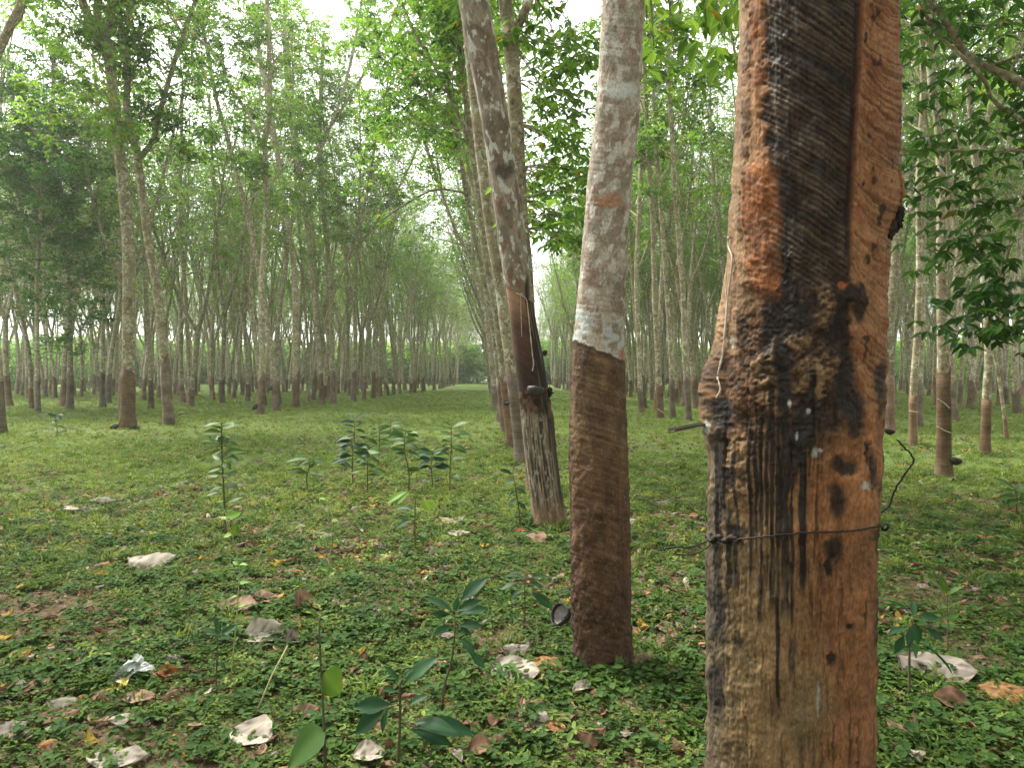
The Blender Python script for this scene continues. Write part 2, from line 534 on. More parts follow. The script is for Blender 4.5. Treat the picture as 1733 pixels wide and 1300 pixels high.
def generic_tree(seed, H, fork, leaf_from, lean, r0=0.145, per=9, nlimb=2, blen=(.9, 3.0)):
    """stem, tapped foot and crown of one plantation tree with its foot at the origin"""
    rs = np.random.RandomState(seed)
    la = rs.rand() * 6.28
    w1, w2 = rs.rand(2) * 6.28
    zs = np.concatenate([[-0.15, 0.0, 0.12, 0.35], np.linspace(0.8, fork, int(fork / 0.55))])
    x = lean[0] * zs + 0.16 * np.sin(zs * 0.6 + w1) - 0.16 * np.sin(w1)
    y = lean[1] * zs + 0.16 * np.sin(zs * 0.5 + w2) - 0.16 * np.sin(w2)
    r = r0 * (1 - 0.045 * zs) + r0 * 0.45 * np.exp(-np.maximum(zs, 0) / 0.13)
    line = np.stack([x, y, zs], -1)
    tr, tp = MB(), MB()
    tr.tube(line, r, 12, False, rough=0.10, seed=seed)
    axes = []
    tapped_sleeve(tp, line, r, (0.45 if rs.rand() < .2 else 0.95) + 0.7 * rs.rand(), rs, 0.05 + 0.25 * rs.rand() ** 2)
    top = np.append(line[-1], r[-1])
    a0 = rs.rand() * 6.28
    for k in range(nlimb):
        a = a0 + k * 6.28 / nlimb + rs.normal(0, 0.3)
        hl = H * (0.86 + 0.16 * rs.rand()) - fork
        sp = (0.10 + 0.22 * rs.rand()) if nlimb > 1 else 0.05
        t = np.linspace(0, 1, 9)
        out = sp * hl * (t ** 0.75)
        px = top[0] + lean[0] * hl * t * 0.7 + np.cos(a) * out + 0.12 * np.sin(t * 5 + w2) * t
        py = top[1] + lean[1] * hl * t * 0.7 + np.sin(a) * out + 0.12 * np.sin(t * 4 + w1) * t
        pz = top[2] - 0.05 + hl * t
        rr = top[3] * (0.82 if nlimb > 1 else 0.98) * (1 - 0.86 * t) + 0.006
        tr.tube(np.stack([px, py, pz], -1), rr, 8, False, rough=0.08, seed=seed + k)
        axes.append(np.stack([px, py, pz, rr], -1))
        for _ in range(2):                                     # a secondary limb or two
            j = rs.randint(2, 6)
            b = rs.rand() * 6.28
            h2 = hl * (0.25 + 0.25 * rs.rand())
            t2 = np.linspace(0, 1, 6)
            qx = px[j] + math.cos(b) * h2 * 0.45 * t2; qy = py[j] + math.sin(b) * h2 * 0.45 * t2; qz = pz[j] + h2 * t2
            r2 = rr[j] * 0.6 * (1 - 0.85 * t2) + 0.004
            tr.tube(np.stack([qx, qy, qz], -1), r2, 6, False)
            axes.append(np.stack([qx, qy, qz, r2], -1))
    stem_ax = np.stack([line[:, 0], line[:, 1], line[:, 2], r], -1)
    cs = grow(tr, rs, axes, leaf_from, H, per_m=2.0, blen=blen, clusters=3 if blen[1] < 4 else 4)
    cs += grow(tr, rs, [stem_ax], leaf_from, H, per_m=0.9, blen=(0.7, 1.8), clusters=2)
    return tr, tp, crown_leaves(cs, rs, per)

VARIANTS = []
vr = random.Random(11)
for i in range(16):
    H = vr.uniform(15.0, 18.5)
    tr, tp, (lv, lt, lc) = generic_tree(100 + i, H, vr.uniform(3.4, 7.0), vr.uniform(4.2, 6.5),
                                        (vr.uniform(-.05, .05), vr.uniform(-.05, .05)), vr.uniform(.095, .135), 7 if i < 12 else 8, vr.choice([2, 2, 3]), (.9, 3.0) if i < 12 else (1.6, 4.6))
    VARIANTS.append((tr.mesh('trunk', M_BARK), tp.mesh('tapped_bark', M_TAP), make_mesh('crown', lv, None, lt, lc, M_LEAF, smooth=False), tr, tp, (lv, lt, lc)))

TREES = []          # (x, y) of every tree already standing
def near_tree(x, y, r=1.5):
    return any((x - a) ** 2 + (y - b) ** 2 < r * r for a, b in TREES)

def special_tree(name, label, d, stem, limbs=(), H=17.0, leaf_from=5.0, tap=1.25, seed=1, dark=False, per=18, per_m=2.4, group=None, tilt=0.1,
                 extra=None, bark=None, limb_r=None):
    """a tree whose stem follows (px, py, width px) rows seen at depth d"""
    rs = np.random.RandomState(seed)
    dd = rs.normal(0, 0.02)
    rows = []
    for px, py, w in stem:
        p = P(px, py, d)
        rows.append((p[0], p[1], p[2], 0.90 * w / 2 / FPX * d * math.cos(math.atan((px - CX) / FPX))))
    base = np.array(rows[0][:3])
    gz = float(ground_h(base[0], base[1]))
    rows[0] = (rows[0][0], rows[0][1], gz, rows[0][3])
    rows = np.array(rows)
    rows[:, 1] += dd * (rows[:, 2] - gz)
    H = max(H, rows[-1, 2] + 2.5)
    n = max(8, int((rows[-1, 2] - gz) / 0.35))
    ln = smooth_line(rows, n)
    ln[:, 3] = np.maximum(ln[:, 3], 0.012) + 0.3 * rows[1, 3] * np.exp(-np.maximum(ln[:, 2] - gz, 0) / 0.14)
    foot = ln[:1].copy(); foot[0, 2] -= 0.2; foot[0, 3] *= 1.12
    ln = np.concatenate([foot, ln])
    def extend(a, H):
        out = [r for r in a]
        dirn = (a[-1, :3] - a[-3, :3]); dirn = dirn / np.linalg.norm(dirn)
        p, r = a[-1, :3].copy(), a[-1, 3]
        while p[2] < H - 0.3:
            dirn = unit(dirn + np.array((rs.normal(0, .06), rs.normal(0, .06), 0.18)))
            r = max(r * 0.87, 0.012)
            p = p + dirn * 0.9
            out.append(np.append(p, r))
        return np.array(out)
    axes = []
    tr, tp = MB(), MB()
    if not limbs:
        ln = extend(ln, H)
    origin = np.array((base[0], base[1], gz))
    def put(a, sides):
        b = a.copy(); b[:, :3] -= origin
        tr.tube(b[:, :3], b[:, 3], sides, False, rough=0.08, seed=seed)
        return b
    stem_b = put(ln, 14)
    axes.append(stem_b)
    for lb in limbs:
        stop = lb[-1] is None
        lb = [q for q in lb if q is not None]
        r = []
        for px, py, w in lb:
            p = P(px, py, d + dd * 5)
            r.append((p[0], p[1] + rs.normal(0, 0.1), p[2], w / 2 / FPX * d))
        r = smooth_line(np.array(r), max(5, 2 * len(r)))
        r[:, 3] = np.maximum(r[:, 3], 0.008)
        hh = H * (0.8 + 0.2 * rs.rand())
        axes.append(put(r if stop else extend(r, hh), 9))
    tapped_sleeve(tp, stem_b[:, :3], stem_b[:, 3], tap, rs, tilt)
    cs = grow(tr, rs, axes, leaf_from, H, per_m, (1.0, 3.4), clusters=4)
    if extra:
        allax = np.concatenate(axes)
        for px, py, dx in extra:
            q = P(px, py, dx) - origin
            nr = allax[np.argmin(np.linalg.norm(allax[:, :3] - q, axis=1) + (allax[:, 2] > q[2] + .3) * .3)][:3]
            mid_ = (nr + q) / 2 + np.array((0, 0, .08))
            tr.tube(smooth_line(np.array([nr, mid_, q]), 6), np.linspace(.010, .004, 6), 4, False)
            cs.append(q)
    lv, lt, lc = crown_leaves(np.array(cs), rs, per)
    t = thing(name, label, 'tree', origin, group)
    obj('trunk', tr.mesh('trunk', bark or M_BARK), t)
    obj('tapped_bark', tp.mesh('tapped_bark', M_TAP), t)
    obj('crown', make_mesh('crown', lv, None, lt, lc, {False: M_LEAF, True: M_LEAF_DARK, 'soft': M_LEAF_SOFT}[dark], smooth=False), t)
    TREES.append((base[0], base[1]))
    return t

# ---- left side, standing along the lane
_er = random.Random(3)
def cloud(n, x0, x1, y0, y1, d0, d1):
    return [(_er.uniform(x0, x1), _er.uniform(y0, y1), _er.uniform(d0, d1)) for _ in range(n)]
special_tree('rubber_tree', 'stout pale rubber tree at left, three-armed high up, dark cup at its foot', 19.0,
             [(216, 726, 30), (216, 690, 27), (215, 600, 25), (213, 430, 25), (203, 320, 24), (190, 220, 23), (173, 85, 22)],
             [[(173, 88, 16), (160, 50, 15), (142, 0, 13)], [(173, 88, 17), (166, 40, 14), (158, -10, 12)], [(174, 90, 15), (184, 60, 13), (191, 0, 12)]], 18, 7.0, 1.42, 1, extra=cloud(70, 30, 230, -20, 240, 17, 21))
special_tree('rubber_tree', 'rubber tree with widely forked trunk and pointed dark tapping scar beside the stout one', 20.3,
             [(286, 720, 20), (284, 690, 20), (278, 600, 19), (268, 500, 18), (252, 406, 17), (243, 330, 16), (234, 264, 15)],
             [[(234, 266, 12), (221, 200, 11), (210, 120, 11), (204, 0, 10)], [(235, 268, 10), (258, 235, 9), (272, 180, 8), (295, 90, 8), (331, 0, 7)]], 18, 6.5, 1.75, 2, tilt=0.25, extra=cloud(60, 200, 370, -20, 280, 18.5, 22))
special_tree('rubber_tree', 'straight brown rubber tree before the leaning one, forked into a long left arm', 27.0,
             [(440, 700, 15), (441, 680, 13), (443, 600, 12), (440, 500, 12), (445, 380, 11), (447, 338, 11), (443, 243, 11)],
             [[(443, 245, 9), (455, 200, 9), (460, 135, 8), (452, 0, 7)], [(443, 243, 6), (420, 190, 5), (385, 140, 5), (369, 95, 5), (318, 50, 4)]], 18, 6.5, 1.35, 3, extra=cloud(80, 330, 560, -20, 260, 25, 30))
special_tree('rubber_tree', 'rubber tree leaning strongly to the left behind the straight brown one', 28.5,
             [(468, 696, 14), (466, 670, 12), (457, 582, 11), (445, 500, 11), (433, 430, 10), (418, 360, 10), (403, 304, 9), (383, 225, 9), (365, 162, 8), (338, 17, 7)],
             (), 18, 6.5, 1.3, 4)
special_tree('rubber_tree', 'rubber tree with reddish peeled scar on its brown foot at the lane edge', 32.5,
             [(500, 690, 14), (500, 660, 13), (500, 531, 12), (495, 430, 11), (487, 389, 11), (473, 294, 10), (455, 180, 9), (440, 101, 8)], (), 18, 6, 1.55, 5, tilt=0.2)
special_tree('rubber_tree', 'very thin young rubber tree between the scarred one and the next', 33.0,
             [(523, 689, 6), (522, 600, 5), (515, 500, 5), (508, 400, 4), (500, 300, 4), (496, 150, 4)], (), 15, 7, 0.6, 6, per_m=0.9)
special_tree('rubber_tree', 'slender rubber tree tilting left, second beyond the scarred one', 36.0,
             [(545, 685, 11), (542, 640, 10), (531, 514, 9), (520, 400, 9), (505, 300, 8), (490, 180, 8), (480, 60, 7)], [[(512, 340, 6), (540, 260, 6), (575, 170, 5), (600, 80, 5), (615, -20, 4)], [(505, 300, 8), (490, 180, 8), (482, 60, 7), (484, -20, 6)]], 19, 6.5, 1.45, 7)
special_tree('rubber_tree', 'rubber tree with a V-shaped side arm reaching right over the lane edge', 38.0,
             [(565, 683, 11), (563, 640, 10), (560, 508, 9), (557, 450, 8), (545, 330, 8), (540, 180, 7)],
             [[(560, 508, 6), (575, 470, 5), (590, 440, 5), (620, 340, 5), (640, 200, 4)], [(545, 330, 7), (542, 200, 7), (548, 60, 6)], [(590, 440, 5), (640, 370, 4), (690, 290, 4), (720, 200, 4), (735, 120, 3)], [(543, 240, 6), (600, 150, 5), (650, 60, 5), (680, -10, 4)]], 19, 6.0, 1.6, 8, extra=cloud(70, 560, 720, 20, 330, 33, 39))
special_tree('rubber_tree', 'rubber tree cut by the left picture edge, its bent upper trunk in the corner', 17.0,
             [(2, 732, 22), (0, 700, 20), (-6, 600, 19), (-22, 430, 19), (-30, 260, 18), (-16, 130, 18), (12, 55, 18), (44, -10, 17)], (), 17, 8.5, 1.3, 9)
special_tree('shade_tree', 'dark dense-leaved tree with black trunk at far left', 30.0,
             [(118, 686, 15), (118, 640, 12), (113, 500, 11), (106, 420, 10), (97, 330, 9), (92, 250, 9)],
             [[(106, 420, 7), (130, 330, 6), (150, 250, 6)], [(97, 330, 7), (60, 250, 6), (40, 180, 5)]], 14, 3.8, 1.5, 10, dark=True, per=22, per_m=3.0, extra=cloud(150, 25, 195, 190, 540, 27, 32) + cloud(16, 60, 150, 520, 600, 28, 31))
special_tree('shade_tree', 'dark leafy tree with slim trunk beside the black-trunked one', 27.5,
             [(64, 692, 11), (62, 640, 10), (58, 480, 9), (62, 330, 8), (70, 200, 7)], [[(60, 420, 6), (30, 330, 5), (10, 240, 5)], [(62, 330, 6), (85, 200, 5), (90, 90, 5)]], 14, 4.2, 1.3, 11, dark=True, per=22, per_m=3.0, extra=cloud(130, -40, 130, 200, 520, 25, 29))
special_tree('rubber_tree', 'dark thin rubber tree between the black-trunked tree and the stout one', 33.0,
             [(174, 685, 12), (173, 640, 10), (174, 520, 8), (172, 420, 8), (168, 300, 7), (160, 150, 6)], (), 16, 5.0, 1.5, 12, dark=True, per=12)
special_tree('rubber_tree', 'pale slanting rubber tree behind the slim dark one at far left', 31.0,
             [(53, 676, 9), (50, 600, 9), (36, 530, 8), (25, 480, 8), (10, 400, 7), (0, 330, 7)], (), 16, 6, 0.8, 13)
special_tree('rubber_tree', 'slim rubber tree between the stout one and the forked one', 31.0,
             [(255, 680, 11), (254, 640, 9), (247, 540, 8), (240, 440, 8), (234, 330, 7), (222, 200, 7)], (), 17, 6.5, 1.3, 14)
special_tree('rubber_tree', 'upright rubber tree just right of the widely forked one', 35.0,
             [(322, 676, 10), (321, 640, 9), (317, 560, 8), (312, 460, 8), (306, 380, 7), (309, 200, 6)], (), 17, 6, 1.25, 15)
special_tree('rubber_tree', 'forked rubber tree standing inside the block midway to the straight brown one', 38.0,
             [(376, 674, 10), (376, 640, 9), (379, 560, 8), (381, 530, 7)], [[(381, 532, 6), (372, 480, 5), (366, 420, 5), (360, 250, 5)], [(381, 532, 6), (398, 470, 5), (410, 420, 5), (432, 330, 5)]], 17, 6.5, 1.3, 16)

# ---- the middle row beyond the three near trees
special_tree('rubber_tree', 'tall rubber tree with forked top hidden half behind the leaning dark-scarred one', 8.4,
             [(914, 833, 40), (908, 780, 37), (898, 700, 35), (893, 600, 33), (890, 480, 31), (882, 380, 29), (878, 300, 28), (872, 180, 28), (864, 60, 29)],
             [[(864, 62, 22), (858, 30, 23), (852, -30, 22)], [(866, 66, 15), (880, 45, 16), (893, 15, 15), (903, -30, 14)]], 17, 5.0, 1.9, 21, extra=cloud(44, 885, 1000, 40, 420, 8.0, 11))
special_tree('rubber_tree', 'leaning lichen-grey rubber tree with dark slot scar, third behind the mottled one', 11.2,
             [(885, 777, 24), (878, 730, 23), (868, 640, 22), (856, 560, 21), (846, 480, 21), (832, 400, 20), (818, 300, 19), (806, 200, 18), (795, 100, 17), (786, 0, 16)], (), 17, 7.0, 1.45, 22)
special_tree('rubber_tree', 'thin leaning rubber tree at the lane edge, left of the lichen-grey one', 13.6,
             [(866, 762, 17), (862, 720, 16), (850, 620, 14), (838, 520, 14), (822, 430, 14), (808, 320, 13), (795, 220, 12), (780, 100, 12), (770, 0, 11)], [[(800, 255, 7), (770, 180, 6), (735, 110, 5), (700, 50, 5), (670, -20, 4)], [(770, 2, 11), (764, -60, 10)]], 17, 5.6, 1.3, 23, extra=cloud(46, 640, 780, -30, 230, 12.5, 15.5))
special_tree('rubber_tree', 'slender rubber tree bending left over the lane with a bare side twig', 17.2,
             [(853, 738, 12), (850, 700, 11), (840, 600, 11), (824, 500, 10), (808, 420, 10), (790, 330, 10), (772, 220, 9), (757, 120, 9), (750, 40, 8)],
             [[(796, 330, 4), (740, 320, 4), (690, 345, 3), (650, 372, 3), None], [(770, 215, 6), (730, 160, 5), (690, 120, 4), (640, 95, 4), None], [(750, 42, 8), (745, -20, 8)]], 17, 6.0, 1.3, 24, extra=cloud(60, 600, 770, -20, 330, 15.5, 20))

# ---- right of the near trees
special_tree('rubber_tree', 'dark rubber tree with two white latex rings on its trunk at right', 9.6,
             [(1597, 812, 29), (1597, 780, 27), (1597, 700, 26), (1596, 640, 25), (1594, 540, 23), (1592, 450, 22), (1593, 380, 22), (1590, 260, 20), (1584, 200, 17), (1572, 130, 17), (1566, 0, 15)], (), 16, 5.6, 1.45, 31)
special_tree('rubber_tree', 'pale rubber tree with white ring above brown foot, behind the dark ringed one', 14.1,
             [(1545, 755, 15), (1545, 720, 15), (1546, 650, 15), (1552, 560, 14), (1555, 450, 13), (1553, 300, 12), (1560, 150, 11), (1555, 0, 10)], (), 16, 5.6, 0.95, 32, tilt=0.02)
special_tree('rubber_tree', 'pale grey rubber tree right of the dark ringed one, under the low leafy spray', 12.3,
             [(1668, 772, 18), (1668, 740, 18), (1670, 660, 18), (1673, 600, 17), (1668, 520, 16), (1660, 420, 15), (1650, 300, 14), (1640, 180, 13), (1625, 60, 12)], (), 16, 5.8, 0.95, 33, tilt=0.03)
special_tree('rubber_tree', 'rubber tree with lichen-white trunk showing at the big carved trunk\'s right edge', 18.0,
             [(1505, 700, 20), (1506, 640, 18), (1505, 560, 18), (1512, 480, 17), (1518, 400, 16), (1520, 300, 16), (1524, 120, 14), (1526, 0, 13)], (), 16, 5.8, 1.3, 34)
special_tree('rubber_tree', 'slim pale pole-like young tree leaning left at the right edge', 15.5,
             [(1704, 748, 7), (1698, 700, 7), (1688, 640, 7), (1678, 590, 6), (1664, 500, 5), (1640, 380, 5), (1610, 250, 4)], (), 12, 5.5, 0.4, 35, per_m=0.8)
special_tree('rubber_tree', 'rubber tree with a dark tapping line, nearest the spout of the big trunk', 22.6,
             [(1165, 714, 12), (1164, 680, 11), (1160, 600, 11), (1157, 500, 10), (1148, 380, 10), (1140, 250, 9), (1132, 100, 8)], (), 17, 6.0, 1.25, 36)
special_tree('rubber_tree', 'mottled rubber tree with white ring on reddish foot, left of the spout', 24.0,
             [(1118, 708, 12), (1117, 680, 12), (1113, 600, 11), (1108, 500, 10), (1105, 380, 10), (1096, 250, 9), (1090, 100, 8)], (), 17, 6.0, 1.15, 37)
special_tree('rubber_tree', 'narrow rubber tree between the mottled one and the spout', 23.5,
             [(1139, 713, 10), (1138, 680, 10), (1136, 600, 9), (1130, 500, 9), (1122, 380, 8), (1112, 250, 8), (1106, 100, 7)], (), 17, 6.0, 1.2, 38)
special_tree('rubber_tree', 'yellowish-footed rubber tree just right of the mottled near trunk', 27.0,
             [(1086, 700, 10), (1084, 670, 10), (1082, 600, 9), (1078, 480, 9), (1083, 350, 8), (1090, 200, 8), (1088, 60, 7)], (), 17, 6.0, 0.9, 39)

# ---- a tree just beyond the right edge whose low limbs reach into view
rx_extra = [(1560, 40, 7.0), (1590, 120, 7.2), (1560, 160, 6.8), (1640, 190, 7.0), (1560, 330, 7.4), (1545, 300, 6.9), (1640, 290, 6.6), (1690, 340, 6.8), (1640, 410, 6.4), (1610, 440, 6.7),
            (1680, 460, 6.3), (1650, 520, 6.2), (1700, 540, 6.0), (1625, 545, 6.4), (1720, 490, 6.1), (1700, 60, 7.2), (1640, 110, 7.2), (1665, 380, 6.6), (1720, 400, 6.2), (1585, 395, 7.0),
            (1740, 560, 5.8), (1760, 520, 5.9), (1690, 500, 6.2), (1660, 560, 6.1), (1730, 240, 7.0), (1740, 150, 7.0), (1720, 170, 6.9), (1600, 225, 7.1), (1560, 90, 7.3), (1710, 110, 7.3), (1580, 10, 7.0), (1650, 20, 7.0)]
special_tree('rubber_tree', 'low-branched rubber tree whose leafy boughs hang into the right edge', 7.0,
             [(1840, 870, 44), (1838, 800, 40), (1832, 600, 38), (1828, 430, 36), (1822, 330, 34), (1815, 200, 30), (1820, 0, 28)],
             [[(1822, 340, 16), (1775, 230, 14), (1733, 155, 13), (1650, 95, 12), (1590, 45, 11), (1550, -30, 10)],
              [(1822, 370, 10), (1760, 290, 8), (1728, 215, 7), (1690, 170, 7), (1640, 135, 6), (1590, 55, 6), (1560, 0, 5), None],
              [(1822, 300, 8), (1740, 262, 6), (1640, 260, 5), (1560, 265, 4), (1510, 268, 3), None],
              [(1825, 520, 7), (1760, 560, 5), (1690, 500, 4), (1660, 420, 4), (1625, 330, 3), (1610, 280, 3), None]], 15, 3.0, 1.3, 41, extra=rx_extra, per=14, per_m=1.6, dark='soft')

# ------------------------------------------------------------------ the three near trunks, carved in detail
def detailed_trunk(prof, d, nu, nv, paint, zlow, ztop):
    """a dense trunk skin; prof = (py, left px, right px) rows; paint(px, py, phi, z) -> (relief m, colour, roughness)"""
    prof = np.array(prof, float)
    zp = np.array([P(0, y, d)[2] for y in prof[:, 0]])
    aL = np.arctan((prof[:, 1] - CX) / FPX); aR = np.arctan((prof[:, 2] - CX) / FPX)
    al, be = (aL + aR) / 2, (aR - aL) / 2
    order = np.argsort(zp)
    zp, Xp, Rp = zp[order], (d * np.tan(al))[order], (d / np.cos(al) * np.sin(be))[order]
    z = np.linspace(zlow, ztop, nv)
    t = np.linspace(-1, 1, nu, endpoint=False)
    psi = math.pi * (0.60 * t + 0.40 * t ** 3)                  # angle from the side that faces the viewer, denser in front
    zz = np.linspace(zp[0] - 0.3, zp[-1] + 0.3, 240)
    ker = np.hanning(13); ker /= ker.sum()
    sm = lambda v: np.convolve(np.pad(np.interp(zz, zp, v), 6, 'edge'), ker, 'valid')
    X = np.interp(z, zz, sm(Xp)); R = np.interp(z, zz, sm(Rp))
    phi0 = -math.atan(float(X.mean()) / d)
    PS, Z = np.meshgrid(psi, z)
    PH = PS + phi0
    x0 = X[:, None] + R[:, None] * np.sin(PH); y0 = d - R[:, None] * np.cos(PH)
    px = CX + FPX * x0 / y0
    py = HOR - (Z - CAMZ) / y0 * FPX
    lim = 1.45
    over = np.abs(PS) > lim
    k = np.sign(PS) * lim + phi0
    xe = CX + FPX * (X[:, None] + R[:, None] * np.sin(k)) / (d - R[:, None] * np.cos(k))
    px = np.where(over, xe + np.sign(PS) * (np.abs(PS) - lim) * R[:, None] / d * FPX, px)
    disp, col, rough = paint(px, py, PS, Z)
    r = R[:, None] + disp
    V = np.stack([X[:, None] + r * np.sin(PH), d - r * np.cos(PH), Z], -1).reshape(-1, 3)
    i = np.arange(nv - 1)[:, None] * nu + np.arange(nu)[None, :]
    j = np.arange(nv - 1)[:, None] * nu + (np.arange(nu)[None, :] + 1) % nu
    Q = np.stack([i, j, j + nu, i + nu], -1).reshape(-1, 4)
    C = np.concatenate([np.clip(col, 0.004, 0.9), np.clip(rough, 0.25, 1)[..., None]], -1).reshape(-1, 4)
    ax = np.stack([X, np.full(nv, d), z, R], -1)
    return V, Q, C, ax
def on_trunk(ax, px, py, lift=0.0):
    """the point of the trunk's skin that lies at photo pixel (px, py), moved out by lift"""
    d = ax[0, 1]
    u = np.array(ray(px, py))
    z = P(px, py, d)[2]
    for _ in range(4):
        X = np.interp(z, ax[:, 2], ax[:, 0]); R = np.interp(z, ax[:, 2], ax[:, 3]) + lift
        a = u[0] ** 2 + u[1] ** 2; b = u[0] * X + u[1] * d; c = X * X + d * d - R * R
        q = b * b - a * c
        t = (b - math.sqrt(q)) / a if q > 0 else b / a
        z = CAMZ + u[2] * t
    return np.array((u[0] * t, u[1] * t, z))

def upper_part(t, origin, ax, H, seed, leaf_from, nlimb=2, lean=(0, 0), extra=()):
    """the limbs and the crown above a detailed trunk"""
    rs = np.random.RandomState(seed)
    top = ax[-1].copy()
    top[:3] -= origin
    dirn = unit(ax[-1, :3] - ax[-60, :3])
    fork = max(top[2] + 1.5, 6.0)
    zs = np.linspace(0, fork - top[2], 8)
    line = top[:3] + dirn * zs[:, None] + np.stack([lean[0] * zs ** 1.5 * .3, lean[1] * zs, zs * 0], -1)
    r = top[3] * (1 - 0.035 * zs)
    line[0] -= dirn * 0.04
    tr = MB()
    tr.tube(line, r * 0.995, 14, False, rough=0.05, seed=seed)
    axes = [np.concatenate([line, r[:, None]], 1)]
    a0 = rs.rand() * 6.28
    for k in range(nlimb):
        a = a0 + k * 6.28 / nlimb
        hl = (H - line[-1, 2]) * (0.85 + .2 * rs.rand())
        tt = np.linspace(0, 1, 9)
        out = (0.15 + 0.15 * rs.rand()) * hl * tt ** .8
        p = line[-1] + np.stack([np.cos(a) * out, np.sin(a) * out, hl * tt - 0.06], -1)
        rr = r[-1] * 0.8 * (1 - 0.86 * tt) + 0.006
        tr.tube(p, rr, 9, False, rough=0.06, seed=seed + k)
        axes.append(np.concatenate([p, rr[:, None]], 1))
    cs = grow(tr, rs, axes, leaf_from, H)
    for px, py, dx in extra:
        q = P(px, py, dx) - origin
        tr.tube(smooth_line(np.array([line[2], (line[2] + q) / 2 + np.array((0, 0, .35)), q]), 8), np.linspace(.014, .004, 8), 5, False)
        cs.append(q)
    obj('limbs', tr.mesh('limbs', M_BARK), t)
    lv, lt, lc = crown_leaves(np.array(cs), rs, 9)
    obj('crown', make_mesh('crown', lv, None, lt, lc, M_LEAF, smooth=False), t)

# ---- the big carved trunk
BIG_D = 1.75
def paint_big(px, py, phi, z):
    n0 = fbm(px / 60, py / 60, phi * 0, 4, 1)
    n1 = fbm(px / 22, py / 22, 0, 4, 2)
    n2 = fbm(px / 8, py / 8, 0, 4, 3)
    fib = fbm(px / 3.2, py / 70, 0, 4, 4)
    fib2 = fbm(px / 9, py / 160, 0, 3, 5)
    wx = px + (n1 - .5) * 26 + (n2 - .5) * 10
    wy = py + (n0 - .5) * 60 + (n2 - .5) * 22
    # base: lower wood, olive tan at the left to orange at the right
    tan = np.array((0.30, 0.185, 0.085)); orange = np.array((0.37, 0.17, 0.072)); olive = np.array((0.235, 0.165, 0.075))
    dark = np.array((0.022, 0.016, 0.012)); dbrown = np.array((0.085, 0.048, 0.026)); brown = np.array((0.17, 0.088, 0.042))
    col = lerp(tan, orange, sstep(1300, 1420, wx + (py - 1050) * -0.12))
    col = lerp(col, olive, 0.65 * (1 - sstep(1215, 1290, wx)))
    iso = fbm(px / 5.5, py / 7, 0, 4, 6)
    col = col * (0.80 + 0.4 * fib)[..., None] * (0.66 + 0.68 * iso)[..., None] * (0.6 + 0.8 * n0)[..., None]
    rough = np.full(px.shape, 0.85)
    disp = 0.014 * (n0 - .5) + 0.007 * (n1 - .5) + 0.0025 * (fib - .5) + 0.006 * (fib2 - .5) + 0.004 * (iso - .5)
    # gnarled olive patch low down
    col = lerp(col, (0.20, 0.17, 0.09), 0.5 * spot(wx, wy, 1375, 1195, 40, 60, .6))
    # vertical fibrous zone between the hook scars and the wire
    mid = band(wy, 640, 1010, 60)
    crack = sstep(0.58, 0.72, fbm(px / 5, py / 110, 0, 3, 8))
    lz = mid * (1 - sstep(1390, 1440, wx))
    col = lerp(col, dbrown, 0.75 * crack * lz)
    disp -= 0.004 * crack * lz
    # left weathered bark
    lb = (1 - sstep(1212, 1236, wx)) * sstep(700, 760, py)
    scale = fbm(px / 7, py / 26, 0, 4, 9)
    col = lerp(col, lerp((0.075, 0.055, 0.036), (0.20, 0.15, 0.09), sstep(.35, .65, scale)), lb * 0.9)
    disp += lb * (0.008 * (scale - .5))
    ls = band(wx, 1198, 1233, 8) * band(wy, 985, 1200, 30) * sstep(.35, .55, n1 + .1)
    col = lerp(col, (0.030, 0.022, 0.016), ls * .92)
    ls = spot(wx, wy, 1225, 1290, 30, 45, .6) * sstep(.4, .6, n2)
    col = lerp(col, dbrown, ls * .8)
    # dark brown gnarl around the lower half of the carved zone
    gn = spot(wx, wy, 1260, 640, 75, 140, .35) * (1 - sstep(1300, 1330, wx))
    rag = 0.55 * fbm(px / 7, py / 5, 0, 4, 12) + 0.45 * fbm(px / 20, py / 14, 0, 3, 13)
    col = lerp(col, lerp((0.035, 0.02, 0.012), (0.19, 0.095, 0.042), sstep(.42, .72, rag)), gn * .97)
    disp += gn * (0.012 * (rag - .45))
    md = np.maximum(spot(wx, wy, 1385, 600, 85, 190, .3), band(wy, 430, 640, 40) * band(wx, 1300, 1445, 12))
    col = lerp(col, lerp((0.018, 0.012, 0.009), (0.10, 0.054, 0.028), sstep(.42, .72, rag)), md * .97)
    disp += md * (0.010 * (rag - .5))
    rough = rough - 0.10 * md * (1 - rag)
    # ragged pale patches of torn fibre
    for (x, y, rx, ry) in ((1397, 520, 17, 34), (1385, 610, 36, 26), (1345, 572, 20, 16), (1380, 655, 26, 24), (1283, 470, 22, 26), (1318, 690, 9, 22), (1300, 640, 18, 60), (1330, 500, 8, 60), (1345, 435, 22, 14), (1255, 800, 22, 60)):
        f = spot(px + (n1 - .5) * 34 + (n2 - .5) * 16, py + (n1 - .5) * 30 + (n2 - .5) * 20, x, y, rx, ry, .4)
        cc = lerp((0.06, 0.034, 0.018), (0.34, 0.21, 0.105), sstep(.36, .64, rag))
        col = lerp(col, cc, f * .93)
        disp += f * (0.004 + 0.010 * (rag - .4))
    # upper carved panel: slanting knife lines, dark
    xr = 1452 - 0.042 * py + (n1 - .5) * 8                          # right border, the dark channel
    xl = 1288 + 0.05 * np.maximum(py - 150, 0) + (n1 - .5) * 46 + (n2 - .5) * 12
    up = 1 - sstep(440, 520, wy)
    pan = sstep(-6, 8, px - xl) * (1 - sstep(-5, 5, px - xr)) * up
    gc = py - 0.40 * (px - 1280) - 0.0010 * (px - 1280) ** 2 + 5 * (n0 - .5) + 2.5 * (n1 - .5)
